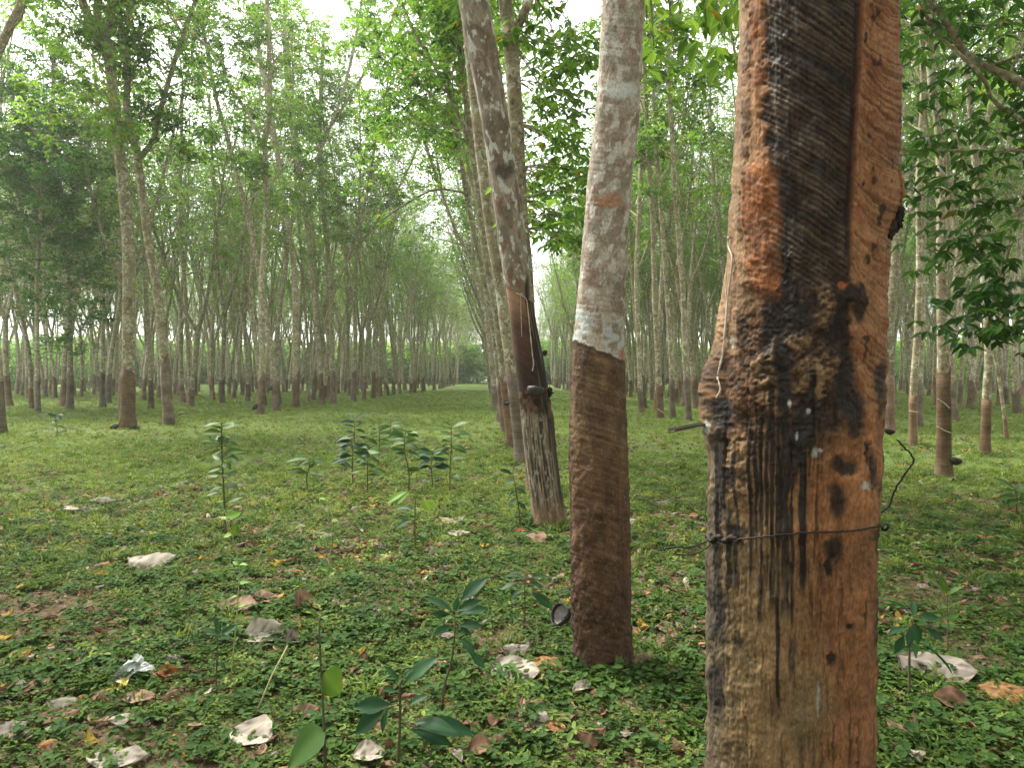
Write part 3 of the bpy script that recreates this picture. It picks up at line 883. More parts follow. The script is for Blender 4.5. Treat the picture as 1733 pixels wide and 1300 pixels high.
    lines = .5 + .30 * np.sin(gc * 6.283 / 10.5 + 7 * (fbm(px / 160, gc / 26, 0, 2, 23) - .5)) * (.1 + 1.0 * fbm(px / 30, gc / 11, 0, 2, 24)) + .75 * (fbm(px / 120, gc / 14, 0, 3, 21) - .5)
    fine = fbm(px / 60, gc / 2.6, 0, 2, 22)
    pc = lerp((0.020, 0.014, 0.010), (0.085, 0.052, 0.030), sstep(.36, .74, 0.65 * lines + 0.35 * fine))
    pc = lerp(pc, (0.15, 0.10, 0.056), 0.6 * sstep(.56, .70, lines) * sstep(.42, .62, n1))
    pc = pc * (0.6 + 0.8 * n0)[..., None]
    pc = lerp(pc, dark, 0.7 * band(px, 1325, 1337, 5) * sstep(150, 330, py) * sstep(.35, .55, fib2 + .1))
    col = lerp(col, pc, pan)
    rough = rough - 0.22 * pan * sstep(.4, .6, n1)
    disp += pan * (0.0055 * (lines - .5) + 0.002 * (fine - .5) - 0.004)
    # the channel
    ch = band(px, 1440 - 0.042 * py + 8, 1457 - 0.042 * py, 3) * (1 - sstep(420, 470, py))
    col = lerp(col, (0.020, 0.012, 0.009), ch * .9)
    disp -= 0.006 * ch
    rd = band(px, 1455 - 0.042 * py, 1460 - 0.042 * py, 2) * (1 - sstep(330, 400, py))
    col = lerp(col, (0.14, 0.05, 0.022), rd * .8)
    # the orange flank right of the channel, wavy knife lines
    fl = sstep(-2, 3, px - (1459 - 0.042 * py + (n1 - .5) * 8)) * (1 - sstep(640, 760, wy))
    g2 = py - 1.35 * (px - 1455) + 0.008 * (px - 1455) ** 2 + 22 * (n0 - .5) + 5 * (n1 - .5)
    l2 = .52 + .09 * np.sin(g2 * 6.283 / 11 + 5 * (fbm(px / 60, g2 / 30, 0, 2, 33) - .5)) + .55 * (fbm(px / 70, g2 / 9, 0, 3, 31) - .5)
    f2 = fbm(px / 60, g2 / 3.6, 0, 2, 32)
    fc = lerp((0.17, 0.072, 0.030), (0.40, 0.205, 0.098), sstep(.34, .58, .55 * l2 + .45 * f2))
    fc = lerp(fc, (0.28, 0.085, 0.032), 0.5 * sstep(.5, .7, n1))
    fc = lerp(fc, (0.04, 0.024, 0.015), 0.9 * sstep(.70, .76, fbm(px / 11, py / 22, 0, 3, 35)))
    col = lerp(col, fc, fl * .95)
    disp += fl * (0.006 * (l2 - .5) + 0.002)
    # the left flank: flat tan strip, a ragged ridge, orange peeled wood
    sp = (1 - sstep(-3, 3, px - (1264 - 0.03 * py + (n2 - .5) * 12))) * (1 - sstep(560, 640, wy))
    col = lerp(col, lerp((0.25, 0.145, 0.075), (0.34, 0.21, 0.115), fbm(px / 6, py / 6, 0, 3, 41)), sp)
    rg = band(px + (n1 - .5) * 14, 1261 - 0.03 * py, 1273 - 0.03 * py, 5) * (1 - sstep(440, 520, py)) * sstep(.38, .56, fbm(px / 9, py / 16, 0, 4, 43))
    col = lerp(col, (0.10, 0.056, 0.03), rg * .8)
    disp += rg * 0.003
    og = np.maximum(spot(wx, wy, 1276, 40, 14, 25), np.maximum(spot(wx, wy, 1278, 122, 12, 22), spot(wx, wy, 1288, 375, 32, 110, .3)))
    og = np.maximum(og, spot(wx, wy, 1300, 470, 30, 28)) * sstep(0, 4, px - (1266 - 0.03 * py))
    oc = lerp((0.36, 0.135, 0.048), (0.20, 0.078, 0.032), sstep(.42, .62, lines))
    oc = oc * (0.6 + 0.8 * n1)[..., None]
    oc = lerp(oc, (0.15, 0.075, 0.035), .8 * sstep(.6, .68, n2))
    col = lerp(col, oc, og * .95)
    disp += og * 0.003
    # burnt hook-shaped knot and its bright spot
    hk = np.maximum(spot(px + (n2 - .5) * 14, py + (n2 - .5) * 14, 1437, 497, 24, 17), np.maximum(spot(px, py, 1424, 530, 11, 40), spot(px + (n2 - .5) * 8, py, 1452, 515, 12, 34)))
    col = lerp(col, (0.022, 0.015, 0.011), hk * .95)
    disp += 0.006 * spot(px, py, 1441, 497, 24, 20, .8) - 0.006 * spot(px, py, 1436, 522, 12, 14, .5)
    col = lerp(col, (0.36, 0.10, 0.03), spot(px + (n2 - .5) * 12, py + (n2 - .5) * 10, 1426, 484, 8, 7) * .9)
    # black soaked patches and drips
    for (x, y, rx, ry) in ((1332, 475, 13, 55), (1345, 540, 26, 34), (1300, 560, 10, 60), (1372, 700, 12, 60), (1432, 640, 16, 60), (1446, 700, 15, 46), (1325, 640, 12, 70), (1228, 700, 18, 24), (1408, 560, 10, 40),
                           (1488, 645, 10, 36), (1350, 760, 14, 40), (1430, 790, 22, 16), (1420, 850, 14, 26), (1412, 928, 16, 22), (1251, 1090, 9, 16), (1443, 1067, 7, 6), (1409, 1117, 9, 9), (1404, 960, 6, 16), (1490, 920, 5, 24), (1240, 812, 11, 14), (1252, 908, 14, 18), (1478, 805, 4, 38), (1470, 770, 4, 24)):
        f = spot(px + (n1 - .5) * 14 + (n2 - .5) * 10, py + (n1 - .5) * 26 + (n2 - .5) * 14, x, y, rx, ry, .45)
        col = lerp(col, (0.016, 0.012, 0.010), f * .94)
        rough = rough - 0.15 * f
        disp -= 0.002 * f
    for (x, y0, y1, w) in ((1307, 640, 1030, 4.5), (1317, 700, 1050, 3.2), (1331, 650, 1040, 6.5), (1341, 700, 1060, 3), (1357, 680, 1000, 5), (1280, 650, 940, 3), (1270, 700, 980, 2.5), (1298, 700, 900, 3), (1246, 760, 1000, 4), (1215, 740, 1150, 4), (1288, 690, 1050, 3), (1362, 720, 990, 4), (1318, 1000, 1200, 3), (1340, 1080, 1140, 4), (1235, 860, 1000, 5), (1322, 760, 930, 4), (1345, 700, 820, 5), (1224, 720, 880, 6), (1374, 620, 760, 5)):
        xx = x + 5 * (fbm(px * 0 + x, py / 45, 0, 2, 51) - .5)
        wv = w * (0.55 + 0.9 * fbm(px * 0 + x * 3, py / 24, 0, 2, 52))
        f = (1 - sstep(wv * .7, wv * 1.25, np.abs(px - xx))) * band(py, y0, y1, 22)
        col = lerp(col, (0.015, 0.011, 0.009), f * .95)
        rough = rough - 0.12 * f
        disp += 0.0015 * f
    # pale lichen or latex specks
    for (x, y, rx, ry) in ((1379, 766, 7, 9), (1389, 763, 3, 4), (1368, 696, 4, 5), (1336, 683, 3, 6), (1349, 738, 3, 8), (1465, 823, 8, 7), (1206, 725, 4, 12), (1236, 578, 2, 11), (1386, 1185, 3, 30)):
        f = spot(px + (n2 - .5) * 5, py + (n2 - .5) * 5, x, y, rx, ry, .3)
        col = lerp(col, (0.48, 0.49, 0.45), f * .9)
    # right rim: dark flaking edge low down
    re = sstep(1478, 1492, wx) * sstep(620, 700, py) * sstep(.42, .58, fbm(px / 12, py / 30, 0, 3, 61))
    col = lerp(col, (0.035, 0.024, 0.016), re * .85)
    # the back of the trunk, never tapped: grey bark
    bk = sstep(1.75, 2.1, np.abs(phi))
    col = lerp(col, lerp((0.14, 0.11, 0.08), (0.30, 0.27, 0.21), n1), bk)
    fine2 = fbm(px / 2.4, py / 5, 0, 3, 71)
    blot = fbm(px / 16, py / 50, 0, 4, 72)
    lowz = sstep(850, 1000, py)
    col = lerp(col, col * 0.35, lowz * .8 * sstep(.60, .70, fbm(px / 4.5 + (n1 - .5) * 2, py / 80, 0, 4, 73)))
    col = lerp(col, np.array((0.15, 0.115, 0.06)), lowz * .5 * sstep(.5, .7, blot) * (px < 1400))
    col = col * ((0.54 + 0.66 * fine2) * (1 - .16 * lowz))[..., None] * (0.52 + 0.6 * blot)[..., None]
    disp += 0.0018 * (fine2 - .5)
    # bulges of the outline
    s = np.sin(phi)
    disp += 0.016 * spot(px, py, 1525, 345, 30, 40, .7) * (s > 0.5) + 0.022 * np.exp(-((py - 655) / 55) ** 2) * sstep(-0.75, -1.0, s)
    disp += 0.008 * np.exp(-((py - 700) / 60) ** 2) * sstep(-.7, -.95, s)
    return disp, col, rough

big_prof = [(-60, 1252, 1520), (0, 1250, 1520), (150, 1245, 1518), (300, 1238, 1516), (400, 1232, 1502), (500, 1221, 1500), (600, 1208, 1498), (680, 1200, 1497), (740, 1198, 1494), (900, 1197, 1490), (1100, 1197, 1488), (1300, 1196, 1487), (1480, 1185, 1500), (1560, 1165, 1520)]
bV, bQ, bC, bAx = detailed_trunk(big_prof, BIG_D, 360, 900, paint_big, -0.12, 2.30)
ox, oy = float(bAx[40, 0]), BIG_D
big = thing('rubber_tree', 'huge near rubber tree trunk, carved orange and black-stained, at right', 'tree', (ox, oy, 0))
TREES.append((ox, oy))
obj('trunk', make_mesh('trunk', bV - np.array((ox, oy, 0)), bQ, None, bC, M_TRUNKV), big)
upper_part(big, np.array((ox, oy, 0)), bAx, 16.5, 71, 6.5, 2)
# torn bark on the right rim
def lump(name, c, sx, sy, sz, col, parent, org, seed, mat, fr=4.0, amp=1.5):
    nu_, nv_ = 24, 40
    u = np.linspace(0, math.pi, nu_); v = np.linspace(0, 2 * math.pi, nv_, endpoint=False)
    U, Vv = np.meshgrid(u, v, indexing='ij')
    r = 0.3 + amp * fbm(np.sin(U) * np.cos(Vv) * fr + seed, np.sin(U) * np.sin(Vv) * fr, np.cos(U) * fr, 4, seed) ** 1.3
    c = np.asarray(c) - org
    V = np.stack([c[0] + sx * r * np.sin(U) * np.cos(Vv), c[1] + sy * r * np.sin(U) * np.sin(Vv), c[2] + sz * r * np.cos(U)], -1).reshape(-1, 3)
    i = (np.arange(nu_ - 1)[:, None] * nv_ + np.arange(nv_)[None, :]); j = (np.arange(nu_ - 1)[:, None] * nv_ + (np.arange(nv_)[None, :] + 1) % nv_)
    Q = np.stack([i, i + nv_, j + nv_, j], -1).reshape(-1, 4)
    cc = np.array(col) * (0.3 + 1.4 * fbm(V[:, 0] * 120, V[:, 1] * 120, V[:, 2] * 120, 3, seed))[:, None]
    return obj(name, make_mesh(name, V, Q, None, np.concatenate([cc, np.full((len(cc), 1), .8)], 1), mat), parent)
borg = np.array((ox, oy, 0))
lump('bark_flap', on_trunk(bAx, 1516, 362, -.002), .016, .02, .036, (0.022, 0.015, 0.011), big, borg, 3, M_TRUNKV)
lump('bark_flap', on_trunk(bAx, 1502, 388, 0), .018, .014, .022, (0.030, 0.019, 0.013), big, borg, 4, M_TRUNKV)
lump('bark_flap', on_trunk(bAx, 1519, 322, -.004), .012, .02, .034, (0.34, 0.17, 0.08), big, borg, 5, M_TRUNKV)

def latex(parent, org, ax, pts, w, seed=0, lift=0.004):
    """a ribbon of dried latex down the skin of a trunk; pts = (px, py)"""
    rs = np.random.RandomState(seed)
    pts = smooth_line(np.array(pts, float), 50)
    l = np.array([on_trunk(ax, p[0], p[1], lift) for p in pts]) - org
    mb = MB()
    mb.tube(l, w * (0.6 + 0.8 * rs.rand(50)), 6, True)
    return obj('latex_drip', mb.mesh('latex_drip', M_LATEX), parent)
latex(big, borg, bAx, [(1233, 400), (1232, 415), (1239, 436), (1237, 462), (1232, 500), (1229, 540), (1225, 580), (1222, 606), (1215, 634), (1206, 668), (1200, 695), (1197, 712)], 0.0024, 1, 0.006)
latex(big, borg, bAx, [(1231, 440), (1228, 480), (1229, 520), (1225, 575)], 0.0013, 2, 0.007)
latex(big, borg, bAx, [(1214, 638), (1219, 660), (1212, 674)], 0.0022, 3, 0.010)

# ---- the mottled trunk in the middle
MID_D = 3.4
def paint_mid(px, py, phi, z):
    u = phi * 50
    n0 = fbm(u / 30, py / 34, 0, 4, 101); n1 = fbm(u / 11, py / 12, 0, 4, 102); n2 = fbm(u / 4, py / 4, 0, 4, 103)
    cut = 572 + 0.42 * (px - 968) + 10 * (n1 - .5) + 4 * (n2 - .5)
    low = sstep(-2, 2, py - cut)
    # upper lichen mosaic
    c = lerp((0.27, 0.215, 0.165), (0.42, 0.36, 0.295), sstep(.3, .7, n0))
    pat = fbm(u / 16, py / 13, 0, 3, 105)
    c = lerp(c, (0.54, 0.52, 0.47), .8 * sstep(.53, .62, pat))
    c = lerp(c, (0.22, 0.14, 0.09), .65 * sstep(.58, .66, fbm(u / 14, py / 17, 0, 3, 106)))
    c = lerp(c, (0.22, 0.21, 0.15), .55 * sstep(.54, .64, fbm(u / 20, py / 26, 0, 4, 107)))
    ringy = fbm(px / 200, (py - .1 * px) / 4, 0, 3, 108)
    c = c * (0.8 + 0.4 * ringy)[..., None] * (0.72 + .56 * n2)[..., None]
    c = lerp(c, (0.62, 0.64, 0.62), .85 * np.maximum(spot(px + 20 * (n1 - .5), py + 14 * (n1 - .5), 1050, 152, 30, 14), spot(px, py, 1000, 152, 18, 7)))
    c = lerp(c, (0.45, 0.48, 0.46), .85 * band(py, cut - 60 + 40 * (n0 - .5), cut, 8) * sstep(.42, .55, pat + .1 * (px - 1000) / 60))
    c = lerp(c, (0.36, 0.17, 0.085), .8 * spot(px + 8 * (n1 - .5), py + 6 * (n1 - .5), 1030, 340, 22, 13))
    c = lerp(c, (0.13, 0.10, 0.075), .7 * spot(px, py + 20 * (n1 - .5), 1046, 490, 14, 40) * sstep(.45, .6, n2))
    d = 0.004 * (n1 - .5) + 0.003 * (n2 - .5) + 0.0035 * (ringy - .5) + 0.008 * (fbm(u / 40, py / 60, 0, 2, 109) - .5)
    # tapped zone
    gl = fbm(u / 60, (py - .30 * (px - 968)) / 3.4, 0, 4, 111)
    fl = fbm(u / 9, (py - .3 * px) / 5, 0, 4, 112)
    vf = fbm(u / 3.5, py / 30, 0, 4, 113)
    b = lerp((0.105, 0.058, 0.030), (0.205, 0.130, 0.068), sstep(.3, .72, n0 * .5 + gl * .5))
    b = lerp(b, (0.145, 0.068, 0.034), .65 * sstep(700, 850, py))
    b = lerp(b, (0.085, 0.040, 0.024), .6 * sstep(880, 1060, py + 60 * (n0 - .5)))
    blo = fbm(u / 13, py / 40, 0, 4, 116)
    b = b * (0.80 + .40 * gl)[..., None] * (0.62 + .76 * fl)[..., None] * (0.36 + 0.74 * blo)[..., None]
    b = lerp(b, b * 0.6, .6 * sstep(780, 900, py) * sstep(.5, .7, vf))
    b = lerp(b, (0.34, 0.25, 0.15), .35 * sstep(.70, .80, fbm(u / 3, py / 2.6, 0, 3, 114)))
    b = lerp(b, (0.05, 0.03, 0.018), band(py, cut, cut + 8, 2) * .8)
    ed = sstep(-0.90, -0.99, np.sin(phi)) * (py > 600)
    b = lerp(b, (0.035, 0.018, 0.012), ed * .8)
    dl = 0.005 + 0.003 * (gl - .5) + 0.006 * (fl - .5) + 0.014 * (fbm(u / 9, py / 14, 0, 3, 117) - .5) * sstep(680, 800, py) + 0.014 * (fbm(u / 22, py / 40, 0, 3, 115) - .5)
    for (x, y) in ((1013, 740), (1000, 800), (1006, 812), (985, 870), (1040, 950)):
        k = spot(px, py, x, y, 8, 8, .8)
        dl += 0.006 * k
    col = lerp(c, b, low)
    col = lerp(col, (0.36, 0.115, 0.04), spot(px + 3 * (n2 - .5), py, 1057, 600, 6, 13, .3) * .9)
    return d * (1 - low) + dl * low, col, np.full(px.shape, .88) - .1 * low
mid_prof = [(-80, 1020, 1094), (0, 1018, 1090), (100, 1013, 1085), (200, 1006, 1081), (300, 994, 1070), (400, 986, 1062), (500, 978, 1058), (565, 972, 1057), (600, 968, 1056), (700, 966, 1058), (800, 965, 1062), (900, 967, 1065), (1000, 969, 1067), (1060, 970, 1067), (1100, 972, 1069), (1130, 966, 1074), (1180, 950, 1090)]
mV, mQ, mC, mAx = detailed_trunk(mid_prof, MID_D, 200, 720, paint_mid, -0.1, 3.35)
mo = np.array((float(mAx[40, 0]), MID_D, 0))
mid = thing('rubber_tree', 'rubber tree with lichen-mottled upper trunk and slanting-cut brown lower bark, middle', 'tree', mo)
TREES.append((mo[0], mo[1]))
obj('trunk', make_mesh('trunk', mV - mo, mQ, None, mC, M_TRUNKV2), mid)
upper_part(mid, mo, mAx, 17, 72, 6.5, 2, extra=[(_er.uniform(1095, 1245), _er.uniform(-60, 110), _er.uniform(4.6, 6.2)) for _ in range(16)])

# ---- the leaning trunk with the dark scar
LEAN_D = 6.6
def paint_lean(px, py, phi, z):
    u = phi * 32
    n0 = fbm(u / 22, py / 26, 0, 4, 201); n1 = fbm(u / 8, py / 10, 0, 4, 202); n2 = fbm(u / 3.5, py / 4, 0, 3, 203)
    c = lerp((0.15, 0.12, 0.085), (0.29, 0.245, 0.185), sstep(.3, .7, n0))
    c = lerp(c, (0.52, 0.52, 0.48), .88 * sstep(.60, .65, fbm(u / 10, py / 14, 0, 3, 204)))
    c = lerp(c, (0.17, 0.085, 0.05), .7 * sstep(.58, .66, fbm(u / 9, py / 20, 0, 3, 205)))
    c = lerp(c, (0.05, 0.032, 0.022), .8 * spot(px + 8 * (n1 - .5), py + 8 * (n1 - .5), 853, 290, 15, 14))
    c = c * (0.68 + .64 * n2)[..., None]
    d = 0.006 * (n1 - .5) + 0.003 * (n2 - .5)
    cut = 484 + 0.62 * (px - 858)
    # scar
    left = 858 + (py - 480) * 0.115
    right = 893 + (py - 480) * 0.155 + 5 * (n1 - .5)
    sc = sstep(-2, 2, py - cut) * (1 - sstep(690, 712, py + 24 * (n1 - .5)))
    gl = fbm(u / 40, (py - .6 * px) / 3.5, 0, 3, 211)
    vf = fbm(u / 2.6, py / 50, 0, 4, 212)
    s1 = lerp((0.30, 0.17, 0.10), (0.085, 0.040, 0.026), sstep(500, 560, py + 20 * (n0 - .5)))
    s1 = lerp(s1, (0.040, 0.022, 0.016), sstep(575, 640, py + 30 * (n1 - .5)))
    s1 = s1 * (0.7 + .6 * gl)[..., None]
    s1 = lerp(s1, lerp((0.022, 0.016, 0.012), (0.13, 0.085, 0.05), sstep(.5, .72, vf)), sstep(-2, 3, px - (right - 8)))
    col = lerp(c, s1, sc)
    # dark slot at the right of the cut
    sl = spot(px, py, 893, 492, 4, 26, .3)
    col = lerp(col, (0.02, 0.014, 0.011), sl * .9)
    # below: grey fluted foot
    low = sstep(690, 712, py + 24 * (n1 - .5))
    fo = lerp((0.05, 0.036, 0.024), (0.25, 0.19, 0.13), sstep(.36, .62, vf))
    fo = lerp(fo, (0.38, 0.37, 0.32), .6 * sstep(.58, .68, fbm(u / 4, py / 9, 0, 3, 213)) * (1 - sstep(920, 940, px - (py - 700) * .1)))
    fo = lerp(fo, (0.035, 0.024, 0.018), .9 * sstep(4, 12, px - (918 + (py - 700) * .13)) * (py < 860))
    fo = lerp(fo, (0.20, 0.12, 0.06), .6 * sstep(830, 880, py))
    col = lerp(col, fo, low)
    # torn lip
    lip = band(py, 660, 700, 10) * sstep(.45, .6, n1)
    col = lerp(col, (0.16, 0.085, 0.04), lip * .7)
    dd = d * (1 - sc) + sc * (0.004 * (gl - .5) - 0.008) + low * (0.022 * (vf - .5) + 0.006) + lip * 0.008 - sl * 0.012
    return dd, col, np.full(px.shape, .88)
lean_prof = [(-60, 764, 812), (0, 776, 828), (60, 787, 838), (130, 800, 850), (200, 814, 861), (280, 826, 873), (350, 836, 884), (420, 845, 892), (480, 854, 899), (540, 862, 908), (600, 868, 920), (660, 876, 930), (700, 882, 935), (760, 890, 940), (820, 897, 947), (860, 901, 954), (890, 900, 962), (930, 896, 972)]
lV, lQ, lC, lAx = detailed_trunk(lean_prof, LEAN_D, 120, 560, paint_lean, -0.1, 4.75)
lo = np.array((float(lAx[12, 0]), LEAN_D, 0))
lean = thing('rubber_tree', 'rubber tree leaning left with a dark tapping scar and grey fluted foot', 'tree', lo)
TREES.append((lo[0], lo[1]))
obj('trunk', make_mesh('trunk', lV - lo, lQ, None, lC, M_TRUNKV2), lean)
upper_part(lean, lo, lAx, 16.5, 73, 6.5, 1, (0.15, 0))
latex(lean, lo, lAx, [(874, 496), (889, 504), (893, 520), (897, 560), (901, 600), (903, 615), (901, 628)], 0.0055, 5, .006)
latex(lean, lo, lAx, [(881, 499), (882, 540), (883, 570)], 0.0028, 6, .004)
lump('bark_flap', on_trunk(lAx, 930, 664), .03, .05, .04, (0.03, 0.022, 0.016), lean, lo, 11, M_TRUNKV2)
lump('bark_flap', on_trunk(lAx, 922, 597), .02, .03, .025, (0.05, 0.035, 0.022), lean, lo, 14, M_TRUNKV2)

# ------------------------------------------------------------------ the plantation rows
rr = random.Random(5)
CAND = []
def add_row(x0, slope, y0, y1, side, k, missing=0.10, step=3.0):
    y = y0 + rr.uniform(0, 2)
    while y < y1:
        x = x0 + slope * y + rr.uniform(-.35, .35)
        yy = y + rr.uniform(-.4, .4)
        if rr.random() > missing and not near_tree(x, yy):
            CAND.append((x, yy, side, k))
        y += step + rr.uniform(-.5, .5)
YEND = 112.0
add_row(-9.3, 0.008, 39.5, 135, 'left', 0, 0.03, 2.6)
add_row(0.42, -0.03, 20.0, 135, 'middle', 0, 0.03, 2.6)
for k in range(1, 15):
    add_row(-9.3 - 2.9 * k, 0.008, max(27.0, -(-9.3 - 2.9 * k) / 0.78) if k > 1 else 34.0, YEND, 'left', k, 0.12 if k < 3 else 0.27)
for k in range(0, 17):
    x0 = 5.3 + 2.7 * k
    add_row(x0, 0.004, max(19.0, x0 / 0.80) if k > 2 else 26.0 - 3 * k, YEND, 'right', k, 0.12 if k < 3 else 0.27)
inview = [c for c in CAND if abs(c[0]) < 0.72 * c[1]]
inview.sort(key=lambda c: c[1] * (1.0 if c[3] < 2 else 1.25))
NEAR, FAR = inview[:262], inview[262:]
FAR += [c for c in CAND if abs(c[0]) >= 0.72 * c[1]]
ORD = ['first', 'second', 'third', 'fourth', 'fifth', 'sixth', 'seventh', 'eighth', 'ninth', 'tenth']
for n, (x, y, side, k) in enumerate(NEAR):
    v = VARIANTS[12 + rr.randrange(4)] if k == 0 and side != 'right' else VARIANTS[rr.randrange(12)]
    depth = 'nearer' if y < 38 else 'farther'
    if side == 'middle':
        lab, grp = 'slim leaning rubber tree in the middle row, far down the lane', 'far trees of the middle row'
    elif side == 'left' and k == 0:
        lab, grp = 'slim rubber tree lining the left edge of the lane, far down', 'far trees along the left lane edge'
    elif k < 10:
        lab = f'rubber tree at the {depth} end of the {ORD[k]} row in the {side} block'
        grp = f'{depth} trees of the {ORD[k]} row, {side} block'
    else:
        lab, grp = f'rubber tree deep inside the {side} block, near the picture edge', f'trees deep in the {side} block'
    sc = rr.uniform(.88, 1.12)
    lean_x = -0.07 + rr.gauss(0, .03) if side == 'middle' else rr.gauss(0, .03)
    if side == 'left' and k == 0: lean_x = rr.gauss(0.01, .025)
    t = thing('rubber_tree', lab, 'tree', (x, y, float(ground_h(x, y))), grp, (rr.gauss(0, .02), lean_x, rr.uniform(0, 6.28)))
    # lean first in world space, spin about the stem
    t.rotation_euler = (Matrix.Rotation(lean_x, 4, 'Y') @ Matrix.Rotation(rr.uniform(0, 6.28), 4, 'Z')).to_euler()
    t.scale = (sc, sc, sc * rr.uniform(.95, 1.08))
    obj('trunk', v[0], t)
    obj('tapped_bark', v[1], t)
    obj('crown', v[2], t)

# ------------------------------------------------------------------ scatter (stuff)
def scatter(name, label, pts, rot, scl, idx, meshes, kind='stuff'):
    src = bpy.data.collections.new(name + '_pieces')
    for i, me in enumerate(meshes):
        o = bpy.data.objects.new(f'{name}_piece_{i:02d}', me)
        src.objects.link(o)
    me = bpy.data.meshes.new(name)
    me.vertices.add(len(pts))
    me.vertices.foreach_set('co', np.asarray(pts, np.float32).ravel())
    a = me.attributes.new('rot', 'FLOAT_VECTOR', 'POINT'); a.data.foreach_set('vector', np.asarray(rot, np.float32).ravel())
    a = me.attributes.new('scl', 'FLOAT', 'POINT'); a.data.foreach_set('value', np.asarray(scl, np.float32).ravel())
    a = me.attributes.new('idx', 'INT', 'POINT'); a.data.foreach_set('value', np.asarray(idx, np.int32).ravel())
    o = obj(name, me)
    tag(o, label, None, kind=kind)
    ng = bpy.data.node_groups.new(name + '_scatter', 'GeometryNodeTree')
    ng.interface.new_socket('Geometry', in_out='INPUT', socket_type='NodeSocketGeometry')
    ng.interface.new_socket('Geometry', in_out='OUTPUT', socket_type='NodeSocketGeometry')
    N = ng.nodes
    gi, go = N.new('NodeGroupInput'), N.new('NodeGroupOutput')
    ci = N.new('GeometryNodeCollectionInfo')
    ci.inputs['Collection'].default_value = src
    ci.inputs['Separate Children'].default_value = True
    ci.inputs['Reset Children'].default_value = True
    ip = N.new('GeometryNodeInstanceOnPoints')
    ip.inputs['Pick Instance'].default_value = True
    def na(nm, dt):
        q = N.new('GeometryNodeInputNamedAttribute'); q.data_type = dt; q.inputs['Name'].default_value = nm
        return q.outputs[0]
    L = ng.links.new
    L(gi.outputs[0], ip.inputs['Points']); L(ci.outputs[0], ip.inputs['Instance'])
    L(na('idx', 'INT'), ip.inputs['Instance Index']); L(na('rot', 'FLOAT_VECTOR'), ip.inputs['Rotation']); L(na('scl', 'FLOAT'), ip.inputs['Scale'])
    L(ip.outputs[0], go.inputs[0])
    md = o.modifiers.new('scatter', 'NODES'); md.node_group = ng
    return o

rs = np.random.RandomState(77)
joined = []
for v in VARIANTS:
    mb = MB()
    for src, m in ((v[3], 0), (v[4], 1)):
        mb.add(np.concatenate(src.v), np.concatenate(src.q) if src.q else None, np.concatenate(src.t) if src.t else None, np.concatenate(src.c), m)
    lf = rs.rand(len(v[5][0]) // 4) < 0.5                       # a thinner crown: every second leaf
    mb.add(v[5][0], None, v[5][1][lf[v[5][1][:, 0] // 4]], v[5][2], 2)
    joined.append(mb.mesh('distant_tree', [M_BARK, M_TAP, M_LEAF]))
fx = [(c[0], c[1]) for c in FAR]
for y in np.arange(136, 152, 3.2):                             # the end of the lane
    for x in np.arange(-22, 22, 3.4):
        fx.append((x + rs.normal(0, .8), y + rs.normal(0, .8)))
for y in np.arange(-31, 12, 3.0):                              # rows that go on behind the viewer and beside him
    for x in list(-9.3 - 2.9 * np.arange(0, 5)) + [0.5] + list(5.3 + 2.7 * np.arange(0, 5)):
        if y > 0 and abs(x) < 0.85 * y + 0.8: continue
        if abs(x) < 1.5 and y > -3: continue
        if near_tree(x, y, 2.0): continue
        if y < -12 and abs(x) > 16: continue
        fx.append((x + rs.normal(0, .3), y + rs.normal(0, .3)))
fx = np.array(fx)
N = len(fx)
fp = np.stack([fx[:, 0], fx[:, 1], ground_h(fx[:, 0], fx[:, 1])], -1)
scatter('distant_plantation', 'far rows of rubber trees merging into a pale wall of trunks', fp,
        np.stack([rs.normal(0, .025, N), rs.normal(0, .03, N), rs.rand(N) * 6.28], -1), rs.uniform(.88, 1.12, N), np.where(np.abs(fx[:, 0] + 4.5) < 6.5, rs.randint(12, 16, N), rs.randint(0, 12, N)), joined)

bushes = []
for i in range(4):
    r_ = np.random.RandomState(600 + i)
    a_ = r_.normal(0, 1, (60, 3)); a_ = unit(a_) * (r_.rand(60, 1) ** .4) * np.array((1.9, 1.9, 1.7)); a_[:, 2] += 1.6
    lv, lt, lc = crown_leaves(a_, r_, 14, .6, .22, 1.25)  # leaf colour brightened so the far bushes look lit
    bushes.append(make_mesh('bush', lv, None, lt, lc, M_LEAF, smooth=False))
bp = []
for y in np.arange(116, 134, 3.0):
    for x in np.arange(-100, 101, 2.6):
        if -9 < x < -2 and y < 150: continue
        bp.append((x + rs.normal(0, 1), y + rs.normal(0, 1.0)))
for x in np.arange(-30, 30, 2.2):
    bp.append((x, 154 + rs.normal(0, 1.5)))
for x0, sg in ((-53, -1), (53, 1)):
    for y in np.arange(45, 118, 2.2):
        bp.append((x0 + sg * rs.rand() * 9, y + rs.normal(0, 1)))
bp = np.array(bp)
N = len(bp)
scatter('undergrowth', 'distant green undergrowth closing the view between the far trunks', np.stack([bp[:, 0], bp[:, 1], ground_h(bp[:, 0], bp[:, 1]) - .2], -1),
        np.stack([rs.normal(0, .05, N), rs.normal(0, .05, N), rs.rand(N) * 6.28], -1), rs.uniform(1.5, 2.6, N), rs.randint(0, 4, N), bushes)

